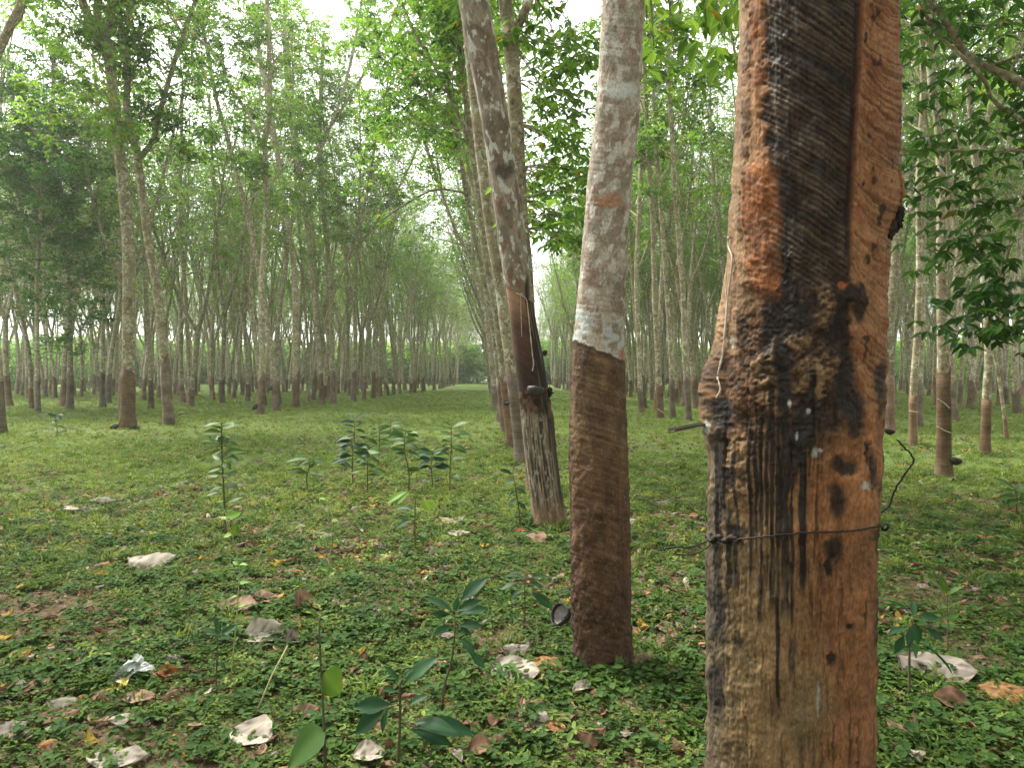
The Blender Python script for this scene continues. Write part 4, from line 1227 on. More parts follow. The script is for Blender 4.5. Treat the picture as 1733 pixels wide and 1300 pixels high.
# ------------------------------------------------------------------ ground cover pieces
def blade_leaf(mb, base, d, nrm, L, W, col, seg=2):
    """small pointed-oval leaf of a few faces"""
    d = unit(np.asarray(d, float)); s = unit(np.cross(d, nrm)); n = np.cross(s, d)
    V = [base, base + d * L * .3 + s * W * .42 + n * W * .1, base + d * L * .72 + s * W * .38 - n * L * .03, base + d * L - n * L * .12,
         base + d * L * .72 - s * W * .38 - n * L * .03, base + d * L * .3 - s * W * .42 + n * W * .1]
    mb.add(np.array(V), [[0, 1, 2, 3], [0, 3, 4, 5]], None, np.tile(np.append(col, 1), (6, 1)))
def herb_clump(seed, n, spread, h, L, wid, c0, c1, tri=True):
    r = np.random.RandomState(seed)
    mb = MB()
    for i in range(n):
        a = r.rand() * 6.28; q = spread * math.sqrt(r.rand())
        b = np.array((math.cos(a) * q, math.sin(a) * q, h * (0.3 + .9 * r.rand()) * (1.1 - .5 * q / spread)))
        col = np.array(c0) + (np.array(c1) - np.array(c0)) * r.rand()
        if r.rand() < .04: col = np.array((.24, .19, .05))
        az = r.rand() * 6.28
        for k in ((-1, 0, 1) if tri else (0,)):
            aa = az + k * 1.5
            l = L * (.65 + .7 * r.rand())
            blade_leaf(mb, b, (math.cos(aa), math.sin(aa), r.uniform(-.35, .35)), np.array((r.normal(0, .3), r.normal(0, .3), 1)), l, l * wid, col)
    return mb.mesh('herb_clump', M_HERB, False)
def grass_tuft(seed, n, h, c0, c1, spread=.05):
    r = np.random.RandomState(seed)
    mb = MB()
    for i in range(n):
        a = r.rand() * 6.28; q = spread * r.rand()
        b = np.array((math.cos(a) * q, math.sin(a) * q, -.005))
        l = h * (.5 + .8 * r.rand()); w = .0035 + .003 * r.rand()
        o = np.array((math.cos(a + r.normal(0, .8)), math.sin(a + r.normal(0, .8)), 0)); s = np.array((-o[1], o[0], 0))
        p1 = b + o * l * .25 + np.array((0, 0, l * .6)); p2 = b + o * l * (.5 + .4 * r.rand()) + np.array((0, 0, l * (.65 + .3 * r.rand())))
        col = np.append(np.array(c0) + (np.array(c1) - np.array(c0)) * r.rand(), 1)
        mb.add(np.array([b - s * w, b + s * w, p1 + s * w * .8, p1 - s * w * .8, p2]), [[0, 1, 2, 3]], [[3, 2, 4]], np.tile(col, (5, 1)))
    return mb.mesh('grass_tuft', M_HERB, False)
G0, G1 = (0.032, 0.074, 0.014), (0.100, 0.165, 0.034)
Y0, Y1 = (0.090, 0.150, 0.030), (0.215, 0.285, 0.075)
herbs = [herb_clump(300 + i, 13, .12, .05, .036, .62, G0, G1) for i in range(4)] + \
        [herb_clump(310 + i, 9, .11, .06, .052, .58, G0, G1, False) for i in range(3)] + \
        [herb_clump(320 + i, 7, .10, .075, .05, .72, (0.035, 0.08, 0.02), (0.08, 0.15, 0.04)) for i in range(2)] + \
        [herb_clump(330 + i, 26, .13, .035, .020, .6, (0.06, 0.11, 0.02), (0.16, 0.22, 0.05)) for i in range(4)]
grasses = [grass_tuft(340 + i, 22, .10, Y0, Y1, .07) for i in range(3)] + [herb_clump(350 + i, 14, .16, .045, .04, .5, Y0, Y1) for i in range(3)]

def field(n, y0, y1, dens_pow, seed, margin=1.2):
    """ground points inside the view wedge, denser close by"""
    r = np.random.RandomState(seed)
    u = r.rand(n)
    e = 2 - dens_pow
    y = (y0 ** e + (y1 ** e - y0 ** e) * u) ** (1 / e) if abs(e) > 1e-6 else y0 * (y1 / y0) ** u
    x = (r.rand(n) * 2 - 1) * (0.76 * y + margin)
    return x, y, r
def put_field(name, label, n, y0, y1, pw, seed, meshes, smin, smax, cover=None, grow_far=0.0, tilt=.15, lift=0.0):
    x, y, r = field(n, y0, y1, pw, seed)
    if cover is not None:
        keep = r.rand(n) < cover(x, y)
        x, y = x[keep], y[keep]
    m = len(x)
    z = ground_h(x, y) + lift
    s = r.uniform(smin, smax, m) * (1 + grow_far * y)
    scatter(name, label, np.stack([x, y, z], -1), np.stack([r.normal(0, tilt, m), r.normal(0, tilt, m), r.rand(m) * 6.28], -1), s, r.randint(0, len(meshes), m), meshes)
def herb_cover(x, y):
    f = fbm(x * .8, y * .8, 0, 3, 400) * .6 + fbm(x * 3.2, y * 3.2, 0, 2, 401) * .4
    return np.clip((sstep(.36, .58, f) * .64 + .34) * (1 - .75 * sstep(4, 12, y)), 0, 1)
put_field('herb_cover', 'low clover-like green herbs covering the ground', 42000, 1.15, 16, 1.5, 21, herbs, .35, .78, herb_cover, 0.0)
put_field('grass', 'short yellow-green grass over the lane and between the rows', 60000, 2.0, 75, 1.35, 22, grasses, .45, .9,
          lambda x, y: np.clip(.08 + .92 * sstep(3.5, 9, y), 0, 1) * (.35 + .65 * sstep(.38, .56, fbm(x * .5, y * .5, 0, 3, 402))), 0.012)

# ------------------------------------------------------------------ dry leaves
def dry_leaf_mesh(seed, c0, c1, curl=.35, wid=.55, name='dry_leaf'):
    """a crumpled oval leaf, one unit long, lying along X"""
    r = np.random.RandomState(seed)
    nu, nv = 15, 9
    t = np.linspace(0, 1, nu); v = np.linspace(-1, 1, nv)
    T, Vv = np.meshgrid(t, v, indexing='ij')
    w = wid / 2 * np.sin(np.pi * np.clip(T, 0, 1) ** .85) ** .8
    w = w * (1 + .5 * (fbm(T * 4 + seed, np.sign(Vv) * 3 + seed, 0, 3, seed) - .5))
    bend = r.uniform(-.25, .25)
    x = T - .5 + .05 * (fbm(T * 3, Vv * 3, 1.5, 2, seed + 9) - .5)
    y = Vv * w + bend * (T - .5) ** 2
    fold = r.uniform(.25, .9) * curl * (-1 if r.rand() < .6 else 1)
    cx = r.uniform(-.5, 1) * curl * .6
    z = cx * (T - .5) ** 2 * 1.5 + fold * np.abs(Vv) * w + curl * .35 * np.maximum(np.abs(Vv) - .6, 0) * r.uniform(-.5, 1) * w
    z = z + .16 * (fbm(T * 3 + seed, Vv * 1.6, 0, 3, seed + 1) - .5) + .05 * (fbm(T * 9 + seed, Vv * 4, 0, 2, seed + 4) - .5)
    z = z - np.percentile(z, 12)
    V = np.stack([x, y, z], -1).reshape(-1, 3)
    i = (np.arange(nu - 1)[:, None] * nv + np.arange(nv - 1)[None, :]).ravel()
    Q = np.stack([i, i + nv, i + nv + 1, i + 1], -1)
    f = fbm(T * 4 + seed, Vv * 2, 0, 3, seed + 2)
    C = lerp(c0, c1, sstep(.3, .7, f))
    vein = np.maximum((np.abs(Vv) < .1) * 1.0, .6 * (np.sin((T * 9 - np.abs(Vv) * 1.6) * 6.28) > .55))
    C = lerp(C, C * .62, vein)
    C = lerp(C, np.array((.05, .035, .022)), .75 * sstep(.66, .74, fbm(T * 7 + seed, Vv * 4, 2, 3, seed + 6)))
    return make_mesh(name, V, Q, None, np.concatenate([C.reshape(-1, 3), np.ones((nu * nv, 1))], 1), M_DRY)
PAL = {'pale': ((0.30, 0.26, 0.21), (0.46, 0.41, 0.345)), 'tan': ((0.20, 0.125, 0.08), (0.33, 0.22, 0.15)), 'brown': ((0.11, 0.062, 0.036), (0.22, 0.13, 0.08)),
       'orange': ((0.30, 0.13, 0.05), (0.42, 0.22, 0.10)), 'red': ((0.20, 0.06, 0.025), (0.30, 0.11, 0.045)), 'grey': ((0.19, 0.165, 0.14), (0.29, 0.255, 0.22)), 'yellow': ((0.35, 0.22, 0.03), (0.45, 0.31, 0.06))}
litter = [dry_leaf_mesh(500 + i, *PAL[k], curl=.9, wid=.45 + .12 * (i % 3), name='litter_leaf') for i, k in enumerate(['tan', 'brown', 'brown', 'tan', 'pale', 'orange', 'grey', 'brown', 'brown', 'tan', 'brown', 'yellow', 'tan', 'brown', 'grey', 'tan', 'brown', 'tan'])]
put_field('leaf_litter', 'small brown and tan fallen leaves strewn among the herbs', 60000, 1.1, 26, 1.45, 23, litter, .02, .09,
          lambda x, y: .12 + .88 * sstep(.50, .64, fbm(x * .9, y * .9, 0, 3, 430) * .6 + fbm(x * 4, y * 4, 0, 2, 431) * .4), 0.0, .35, 0.014)
#print('TRIS crown', [len(v[5][1]) for v in VARIANTS], 'far', len(fp), 'near', len(NEAR))

put_field('ground_debris', 'tiny bits of dead leaf and twig over the bare soil', 42000, 1.1, 11, 1.3, 24, litter, .008, .028, None, 0.0, .5, 0.004)
fr = np.random.RandomState(88)
fpt = []
for (x, y) in TREES:
    if 0 < y < 24:
        for _ in range(46 if y < 8 else 26):
            a = fr.rand() * 6.28
            q = (0.13 if y > 3 else .20) + abs(fr.normal(0, .10))
            fpt.append((x + math.cos(a) * q, y + math.sin(a) * q))
fpt = np.array(fpt)
N = len(fpt)
fh = herbs + grasses[:3]
scatter('foot_herbs', 'herbs and grass crowding round the feet of the trunks', np.stack([fpt[:, 0], fpt[:, 1], ground_h(fpt[:, 0], fpt[:, 1])], -1),
        np.stack([fr.normal(0, .2, N), fr.normal(0, .2, N), fr.rand(N) * 6.28], -1), fr.uniform(.5, 1.15, N), fr.randint(0, len(fh), N), fh)

# ------------------------------------------------------------------ large fallen leaves one can point to
def big_leaf(px, py, wpx, kind, label, seed, yaw=None, curl=.5, wid=.6, tilt=(0, 0), lift=.022):
    g = G(px, py)
    L = 1.15 * wpx / FPX * g[1]
    r = np.random.RandomState(seed)
    o = obj('dry_leaf', dry_leaf_mesh(900 + seed, *PAL[kind], curl=curl, wid=wid), None, g + np.array((0, 0, lift)),
            (tilt[0], tilt[1], r.uniform(-.5, .5) if yaw is None else yaw), L)
    o.scale = (L, L * 1.25, L)
    return tag(o, label, 'leaf', 'large fallen leaves')
BL = [
    (258, 958, 66, 'pale', 'whitish tent-shaped fallen leaf alone on the left grass', 0.2, 1.6, .75, (.2, 0)),
    (872, 1150, 80, 'pale', 'largest pale dry leaf, lying left of the mottled trunk\'s foot', -.5, .5, .75, (.35, 0)),
    (430, 1252, 72, 'pale', 'pale broad leaf near the bottom edge left of the big-leaved weed', -.35, .5, .65, (.3, 0)),
    (1585, 1145, 105, 'grey', 'large grey dead leaf with dark holes under the seedling at right', -.6, .5, .7, (.35, 0)),
    (403, 1035, 62, 'tan', 'pinkish tan leaf just right of the pale climbing stem', .1, .7, .6, (.2, 0)),
    (446, 1022, 48, 'tan', 'tan leaf touching the pinkish one beside the pale climbing stem', .5, .6, .6, (.2, 0)),
    (515, 1032, 46, 'tan', 'small upright tan leaf shaped like a tent, mid left ground', 1.2, 1.4, .7, (.6, 0)),
    (452, 1082, 74, 'pale', 'curled two-tone pale leaf with dark underside left of the weed', .3, 1.4, .5, (.5, 0)),
    (497, 1094, 40, 'grey', 'crumpled grey leaf at the curled one\'s right end', 1.0, 1.6, .6, (.5, .3)),
    (926, 1133, 50, 'orange', 'orange-tan oval leaf between the largest pale leaf and the mottled trunk', .35, .6, .55, (.3, 0)),
    (872, 1108, 42, 'grey', 'greyish brown leaf just above the largest pale leaf', .2, .6, .6, (.3, 0)),
    (920, 1232, 30, 'pale', 'small round whitish leaf below the largest pale leaf', 0, .6, .9, (.5, 0)),
    (986, 1178, 34, 'pale', 'white curled leaf scrap below the mottled trunk', .4, 1.6, .5, (.3, 0)),
    (732, 946, 26, 'pale', 'small white pointed leaf standing on edge in mid ground', 1.3, 1.0, .7, (.9, 0)),
    (545, 912, 36, 'grey', 'thin grey leaf behind the yellow-green climbing stem', .1, .5, .5, (.2, 0)),
    (765, 888, 36, 'pale', 'pale leaf left of the leaning trunk\'s foot', .2, .8, .6, (.3, 0)),
    (776, 909, 34, 'pale', 'flat pale leaf in front of the one left of the leaning trunk', -.1, .5, .5, (.2, 0)),
    (908, 916, 36, 'tan', 'beige leaf before the leaning trunk\'s foot', -.5, .7, .8, (.3, 0)),
    (880, 904, 18, 'red', 'tiny rust-red leaf before the leaning trunk\'s foot', 0, .6, .6, (.3, 0)),
    (100, 1222, 60, 'brown', 'long dull brown leaf at lower left', .15, .6, .45, (.2, 0)),
    (106, 1200, 44, 'grey', 'grey-brown leaf behind the long dull brown one at lower left', .1, .5, .5, (.2, 0)),
    (205, 1228, 34, 'pale', 'pale leaf below the plastic wrapper', .9, .7, .6, (.3, 0)),
    (235, 1190, 50, 'tan', 'tan leaf right below the plastic wrapper', .1, .5, .5, (.2, 0)),
    (1700, 1182, 72, 'orange', 'long orange-brown leaf at the right edge', -.25, .5, .5, (.3, 0)),
    (1612, 1200, 52, 'brown', 'crumpled brown leaf below the large grey one', -.7, 1.2, .7, (.3, .2)),
    (180, 855, 48, 'pale', 'long pale leaf far left in mid ground', .1, .8, .4, (.2, 0)),
    (118, 868, 34, 'pale', 'pale leaf left of the long pale one', .1, .6, .45, (.2, 0)),
    (155, 867, 26, 'grey', 'short grey leaf just below the long pale one', .4, .9, .5, (.2, 0)),
    (14, 1244, 50, 'grey', 'greyish leaf cut by the left picture edge', .4, .6, .6, (.2, 0)),
    (200, 1296, 95, 'pale', 'wide pale leaf on the bottom edge at left', 0, .4, .4, (.2, 0)),
    (626, 1292, 52, 'pale', 'pale leaf on the bottom edge left of the big seedling', .1, .7, .6, (.3, 0)),
    (740, 1134, 34, 'tan', 'pinkish leaf behind the taller seedling\'s stem', -.3, .7, .6, (.3, 0)),
    (660, 1282, 40, 'brown', 'upright brown leaf leaning on the big seedling\'s stem', 1.4, .7, .6, (.9, 0)),
    (852, 1272, 42, 'brown', 'dark tan leaf at the bottom, midway to the big trunk', .8, .8, .8, (.4, 0)),
    (816, 1282, 46, 'brown', 'brown leaf on the bottom edge beside the dark tan one', .2, .7, .7, (.3, 0)),
    (286, 1148, 34, 'red', 'rust-red leaf right of the plastic wrapper', .6, .8, .6, (.4, 0)),
    (518, 1218, 42, 'tan', 'folded pinkish leaf left of the weed\'s lowest big leaf', .4, 1.0, .6, (.3, 0)),
    (1175, 877, 16, 'orange', 'tiny orange leaf on the grass left of the big trunk', 0, .6, .6, (.3, 0)),
    (1070, 887, 22, 'pale', 'pale scrap of leaf right of the mottled trunk', .2, .6, .6, (.3, 0)),
    (1117, 857, 28, 'grey', 'grey leaf on the grass between the two nearest trunks', .1, 1.0, .5, (.3, 0)),
    (1668, 914, 26, 'orange', 'small orange leaf far right in mid grass', 0, .6, .5, (.2, 0)),
    (1085, 1012, 34, 'orange', 'orange-tan leaf by the mottled trunk\'s right side', 0, .5, .4, (.2, 0)),
    (1085, 1128, 44, 'tan', 'crinkled tan leaf below right of the mottled trunk', .5, 1.2, .7, (.3, 0)),
    (170, 980, 26, 'yellow', 'yellowed leaf in the herbs at left', .5, .8, .5, (.4, 0)),
    (1530, 1248, 50, 'tan', 'narrow tan leaf right of the big trunk near the bottom', -.8, .7, .35, (.3, 0)),
    (1550, 1290, 30, 'pale', 'pale chip of leaf at the bottom right of the big trunk', .2, .7, .6, (.3, 0)),
    (905, 1203, 30, 'brown', 'dark leaf above the small round whitish one', .3, .9, .6, (.3, 0)),
    (1000, 1260, 46, 'brown', 'dark brown leaf on the bottom, left of the big trunk', .3, .9, .6, (.3, 0)),
    (940, 1240, 34, 'orange', 'orange leaf touching the small round whitish one', -.4, .7, .6, (.3, 0)),
]
for i, (px, py, w, kd, lab, yaw, cu, wd, tl) in enumerate(BL):
    big_leaf(px, py, w, kd, lab, i, yaw, cu, wd, tl)

# ------------------------------------------------------------------ seedlings and weeds
def green_leaf_mesh(seed, c0, c1, wid, droop, fold=.18, heart=False):
    nu, nv = 8, 5
    t = np.linspace(0, 1, nu); v = np.linspace(-1, 1, nv)
    T, Vv = np.meshgrid(t, v, indexing='ij')
    w = wid / 2 * (np.sin(np.pi * T ** (.62 if heart else 1.05)) ** (.85 if heart else 1.15))
    r = np.random.RandomState(seed)
    z = -droop * T ** 2 + fold * np.abs(Vv) * w * 1.6 + .02 * (fbm(T * 4 + seed, Vv * 2, 0, 2, seed) - .5)
    V = np.stack([T, Vv * w, z], -1).reshape(-1, 3)
    i = (np.arange(nu - 1)[:, None] * nv + np.arange(nv - 1)[None, :]).ravel()
    Q = np.stack([i, i + nv, i + nv + 1, i + 1], -1)
    C = lerp(c0, c1, .6 * fbm(T * 6 + seed, Vv * 3, 0, 3, seed + 5) + .4 * (np.abs(Vv) < .1))
    return make_mesh('leaf', V, Q, None, np.concatenate([C.reshape(-1, 3), np.ones((nu * nv, 1))], 1), M_SEED)
DK, MD, BR = ((0.018, 0.060, 0.024), (0.036, 0.095, 0.036)), ((0.045, 0.110, 0.018), (0.100, 0.180, 0.034)), ((0.13, 0.26, 0.035), (0.22, 0.36, 0.07))
LM = {}
for key, (c0, c1) in (('dark', DK), ('mid', MD), ('bright', BR)):
    LM[key] = [green_leaf_mesh(40 + i, c0, c1, w, dr) for i, (w, dr) in enumerate(((.40, .10), (.36, .25), (.44, .18), (.38, .38)))]
LM['heart'] = [green_leaf_mesh(60, *MD, .78, .22, .14, True), green_leaf_mesh(61, *MD, .7, .35, .14, True)]
LM['vine'] = [green_leaf_mesh(62, *BR, .6, .2, .14, True)]
def set_leaf(parent, a, b, key, seed, depth=0.0, up=(0, 0, 1), wscale=1.0):
    """a leaf from point a to point b (both in the plant's own frame)"""
    r = np.random.RandomState(seed)
    a, b = np.array(a, float), np.array(b, float)
    b[1] += depth
    L = np.linalg.norm(b - a)
    x = Vector((b - a) / L)
    z = Vector(up) + Vector(r.normal(0, .25, 3))
    y = z.cross(x).normalized()
    z = x.cross(y).normalized()
    m = Matrix((x, y, z)).transposed()
    me = LM[key][r.randint(len(LM[key]))]
    o = obj('leaf', me, parent, a, m.to_euler(), L)
    o.scale = (L, L * wscale, L)
    return o
def px_plant(name, label, base, stem, leaves, key, seed, rad=.005, group='seedlings and weeds', mat=None, dep=.05):
    """plant drawn from pixel positions at the depth of its base"""
    g = G(*base)
    d = g[1]
    r = np.random.RandomState(seed)
    t = thing(name, label, 'plant', g, group)
    pts = [np.array((0, 0, -.02))] + [P(px, py, d + r.normal(0, .01)) - g for px, py in stem]
    mb = MB()
    l = smooth_line(np.array(pts), 14)
    mb.tube(l, np.linspace(rad, rad * .45, 14), 6, True)
    for k, lf in enumerate(leaves):
        a, b = lf[0], lf[1]
        ky = lf[2] if len(lf) > 2 else key
        pa = P(a[0], a[1], d) - g; pb = P(b[0], b[1], d) - g
        j = l[np.argmin(np.linalg.norm(l - pa, axis=1))]
        if np.linalg.norm(pa - j) > .004:
            mb.tube(np.array([j, (j + pa) / 2 + (0, 0, .004), pa]), rad * .32, 4, False)
        set_leaf(t, pa, pb, ky, seed * 31 + k, r.uniform(-dep, dep), (0, -.55, 1), lf[3] if len(lf) > 3 else 1.0)
    obj('stem', mb.mesh('stem', mat or M_STEM), t)
    return t
px_plant('rubber_seedling', 'broad-leaved rubber seedling at the bottom edge, centre', (672, 1304), [(677, 1219), (677, 1165), (680, 1150)],
         [((685, 1158), (732, 1106), 'dark', 1.2), ((675, 1154), (652, 1128)), ((662, 1193), (598, 1194)), ((650, 1202), (594, 1248)), ((656, 1202), (644, 1234)), ((692, 1195), (724, 1182)),
          ((700, 1225), (768, 1208)), ((703, 1232), (804, 1226)), ((695, 1236), (768, 1256)), ((705, 1283), (758, 1302)), ((680, 1152), (700, 1125)), ((672, 1170), (650, 1160))], 'dark', 1, .006)
px_plant('rubber_seedling', 'taller brown-stemmed seedling with upright top leaf behind the broad-leaved one', (746, 1200), [(753, 1158), (763, 1124), (770, 1070), (768, 1040)],
         [((780, 1018), (818, 974), 'dark', 1.25), ((766, 1036), (722, 1004)), ((763, 1041), (732, 1034)), ((777, 1038), (826, 1026)), ((773, 1034), (814, 1013)), ((768, 1035), (776, 1012)), ((777, 1060), (818, 1058)),
          ((776, 1062), (800, 1075)), ((778, 1080), (806, 1101)), ((793, 1102), (825, 1132)), ((762, 1060), (735, 1068))], 'dark', 2, .0065)
px_plant('rubber_seedling', 'small seedling left of the mottled trunk\'s cup', (888, 1052), [(888, 1015), (888, 984)],
         [((885, 988), (845, 989)), ((892, 980), (854, 968)), ((898, 980), (927, 971)), ((893, 988), (926, 992)), ((900, 1003), (938, 1024)), ((884, 998), (860, 1010))], 'dark', 3)
px_plant('broadleaf_weed', 'weed with large heart-shaped leaves near the bottom left of centre', (552, 1318), [(549, 1250), (545, 1164), (541, 1090), (540, 1045)],
         [((546, 1140), (578, 1188), 'heart', 1.0), ((552, 1236), (486, 1282), 'heart', .9), ((541, 1048), (556, 1036)), ((540, 1048), (527, 1030)), ((545, 1128), (520, 1132)), ((543, 1095), (560, 1084)), ((548, 1200), (530, 1215))], 'mid', 4, .005)
px_plant('rubber_seedling', 'little star-leaved seedling beside the pale climbing stem', (365, 1173), [(367, 1120), (369, 1078)],
         [((372, 1076), (372, 1044)), ((373, 1076), (395, 1062)), ((370, 1077), (342, 1062)), ((371, 1080), (352, 1086)), ((372, 1080), (392, 1082)), ((368, 1118), (346, 1128)), ((369, 1120), (385, 1126))], 'dark', 5, .004)
px_plant('climbing_weed', 'thin pale yellow-green climbing stem with paired leaves at left', (389, 1160), [(399, 1063), (404, 995), (404, 955), (393, 907), (379, 862)],
         [((404, 957), (420, 952)), ((403, 957), (392, 950)), ((394, 905), (402, 885), 'heart', 1.0), ((393, 905), (372, 908)), ((401, 1010), (382, 1014)), ((401, 1030), (414, 1022)), ((385, 880), (368, 874)), ((383, 876), (402, 868)), ((404, 990), (420, 985)), ((399, 1045), (416, 1043))], 'vine', 6, .0035, mat=M_VINE)
px_plant('climbing_weed', 'yellow-green bent stem with tiny leaves in mid ground, left of centre', (548, 1006), [(556, 960), (562, 900), (562, 868), (552, 846)],
         [((552, 846), (540, 842)), ((552, 846), (558, 836)), ((562, 880), (574, 880)), ((556, 965), (543, 962)), ((556, 975), (566, 968))], 'vine', 7, .004, mat=M_VINE)
px_plant('rubber_seedling', 'seedling with dark glossy leaves right of the big carved trunk', (1539, 1184), [(1539, 1117), (1540, 1077), (1546, 1045)],
         [((1532, 1032), (1488, 1003), 'dark', .8), ((1553, 1043), (1585, 1040), 'dark', 1.2), ((1547, 1052), (1554, 1092)), ((1566, 1063), (1597, 1082)), ((1533, 1063), (1495, 1060)), ((1530, 1076), (1512, 1105)), ((1563, 1090), (1612, 1129)), ((1541, 1090), (1568, 1122)), ((1545, 1045), (1556, 1022)), ((1540, 1060), (1530, 1090)), ((1550, 1056), (1590, 1058))], 'dark', 9, .006)
px_plant('rubber_seedling', 'thin seedling with two blades at its top, rightmost behind the glossy one', (1604, 1098), [(1604, 1050), (1603, 1008)],
         [((1601, 1010), (1571, 968)), ((1602, 1006), (1590, 978)), ((1605, 1015), (1622, 1008)), ((1592, 1048), (1630, 1042)), ((1603, 1030), (1588, 1020)), ((1603, 1010), (1612, 985))], 'mid', 10, .004)
px_plant('rubber_seedling', 'bright-leaved seedling before the group of saplings, centre left', (703, 925), [(702, 890), (703, 850), (706, 838)],
         [((690, 832), (652, 846), 'bright'), ((695, 832), (668, 852), 'bright'), ((712, 846), (730, 868), 'bright'), ((716, 846), (744, 862), 'bright'), ((698, 862), (668, 860), 'dark'), ((700, 880), (668, 886), 'dark'), ((706, 905), (722, 925), 'dark'), ((703, 895), (695, 915), 'dark')], 'mid', 11, .007)
px_plant('rubber_seedling', 'dark seedling close against the leaning trunk\'s foot', (880, 892), [(878, 860), (872, 825), (868, 800)],
         [((868, 803), (846, 793)), ((868, 803), (884, 795)), ((870, 815), (850, 820)), ((872, 825), (890, 832)), ((875, 845), (858, 855)), ((876, 850), (892, 862)), ((873, 830), (860, 838)), ((878, 868), (866, 880)), ((878, 866), (892, 878))], 'dark', 12, .008)
def whorl_plant(base, top, n, Lpx, label, seed, key='dark', group='seedlings and weeds', rad=.009, name='rubber_seedling'):
    r = random.Random(seed)
    st = [((base[0] * (1 - f) + top[0] * f) + r.uniform(-3, 3), base[1] * (1 - f) + top[1] * f) for f in (.35, .7, 1.0)]
    lv = []
    for k in range(n):
        f = 1.0 - .75 * (k / n) ** 1.15 * r.uniform(.7, 1.1)
        ax = base[0] * (1 - f) + top[0] * f; ay = base[1] * (1 - f) + top[1] * f
        sgn = 1 if k % 2 else -1
        l = Lpx * r.uniform(.6, 1.15)
        an = r.uniform(-.45, .75)
        lv.append(((ax, ay), (ax + sgn * l * math.cos(an), ay - l * math.sin(an) * .9)))
    px_plant(name, label, base, st, lv, key, seed, rad, dep=.14, group=group)
for i, (b, t, n, l, lab) in enumerate((
        ((598, 822), (596, 742), 13, 30, 'sapling with an umbrella of pale-backed leaves, left of the sapling group'),
        ((622, 836), (622, 760), 12, 24, 'bushy sapling just right of the umbrella-leaved one'),
        ((692, 834), (684, 728), 16, 26, 'tallest sapling in the middle of the sapling group'),
        ((732, 826), (730, 765), 14, 26, 'stocky sapling with crowded dark leaves in the sapling group'),
        ((761, 832), (764, 722), 14, 28, 'sapling at the right end of the group with long spread leaves'),
        ((666, 762), (660, 718), 9, 20, 'farther sapling behind the sapling group'),
        ((603, 760), (600, 708), 11, 20, 'small sapling on the lane behind the umbrella-leaved one'),
        ((521, 830), (522, 775), 9, 26, 'low sapling with few broad leaves left of the group'),
        ((640, 790), (640, 722), 9, 20, 'thin sapling behind the bushy one'),
        ((96, 742), (96, 700), 8, 12, 'thin dark weed before the far left trees'),
        ((300, 716), (298, 700), 6, 14, 'low green tuft at the forked tree\'s foot'),
        ((1722, 872), (1720, 830), 9, 30, 'dark low bush cut by the right picture edge'))):
    whorl_plant(b, t, int(n * 1.35), l * 1.15, lab, 60 + i, 'mid' if i % 3 else 'dark')
whorl_plant((382, 908), (376, 716), 34, 30, 'tall leafy weed behind the pale climbing stem at left', 99, 'mid', name='leafy_weed')
mb = MB()
g0 = G(433, 1214)
mb.tube(np.array([(0, 0, .01), (.03, .1, .12), (P(487, 1093, g0[1] + .15) - g0)]), [.004, .0035, .0025], 6)
tag(obj('dry_stalk', mb.mesh('dry_stalk', plain('straw', (0.42, 0.36, 0.18), .7)), None, g0), 'straw-coloured broken stalk slanting out of the herbs at left', 'stalk')

# ------------------------------------------------------------------ tapping gear
def cup(c, R, face, label, film=True, ax=None):
    """half shell with a thick rim, open towards `face`"""
    t = thing('latex_cup', label, 'cup', c, 'latex cups')
    q = Vector(face).to_track_quat('Z', 'Y')
    t.rotation_euler = q.to_euler()
    n, m = 8, 20
    prof = [(R * math.sin(a), -R * math.cos(a)) for a in np.linspace(0.02, 1.75, n)] + [(R * .93 * math.sin(a), -R * .93 * math.cos(a)) for a in np.linspace(1.70, .02, n)]
    th = np.linspace(0, 2 * math.pi, m, endpoint=False)
    rs_ = np.random.RandomState(int(abs(c[0]) * 1000) % 999)
    wob = 1 + .06 * np.sin(th * 3 + rs_.rand() * 6) + .04 * rs_.rand(m)
    V = np.array([[(r * wob[j] * math.cos(th[j]), r * wob[j] * math.sin(th[j]), z) for j in range(m)] for r, z in prof]).reshape(-1, 3)
    k = len(prof)
    i = np.arange(k - 1)[:, None] * m + np.arange(m)[None, :]; j = np.arange(k - 1)[:, None] * m + (np.arange(m)[None, :] + 1) % m
    obj('shell', make_mesh('shell', V, np.stack([i, j, j + m, i + m], -1).reshape(-1, 4), None, None, M_SHELL), t)
    if film:
        a = np.linspace(.05, 1.35, 6)
        V = np.array([[(R * .90 * math.sin(b) * math.cos(x), R * .90 * math.sin(b) * math.sin(x), -R * .90 * math.cos(b) + .001) for x in th] for b in a]).reshape(-1, 3)
        i = np.arange(5)[:, None] * m + np.arange(m)[None, :]; j = np.arange(5)[:, None] * m + (np.arange(m)[None, :] + 1) % m
        obj('latex_film', make_mesh('latex_film', V, np.stack([i, j, j + m, i + m], -1).reshape(-1, 4), None, None, M_CUPIN), t)
    return t
cup(P(947, 1040, 3.33), .050, (-.75, -.55, .55), 'dark shell cup with white latex film on the mottled trunk\'s left side')
cup(on_trunk(lAx, 906, 660, .03), .072, (.1, .35, .95), 'dark round cup on the leaning trunk below its latex line', False)
cup(P(857, 681, 10.9), .05, (-.2, -.4, .9), 'small bluish cup low on the lichen-grey leaning tree')
cup(P(1617, 778, 9.5), .075, (.1, -.1, 1), 'black cup sticking out right of the ringed dark tree', False)
cup(P(1506, 728, 6.0), .04, (.3, -.1, .95), 'tiny black cup showing at the big trunk\'s right edge', False)
cup(P(192, 722, 18.8), .12, (-.3, -.3, .9), 'dark cup lying at the stout left tree\'s foot', False)
cup(P(430, 688, 26.9), .12, (-.6, -.3, .7), 'black cup hung left of the straight brown tree', False)
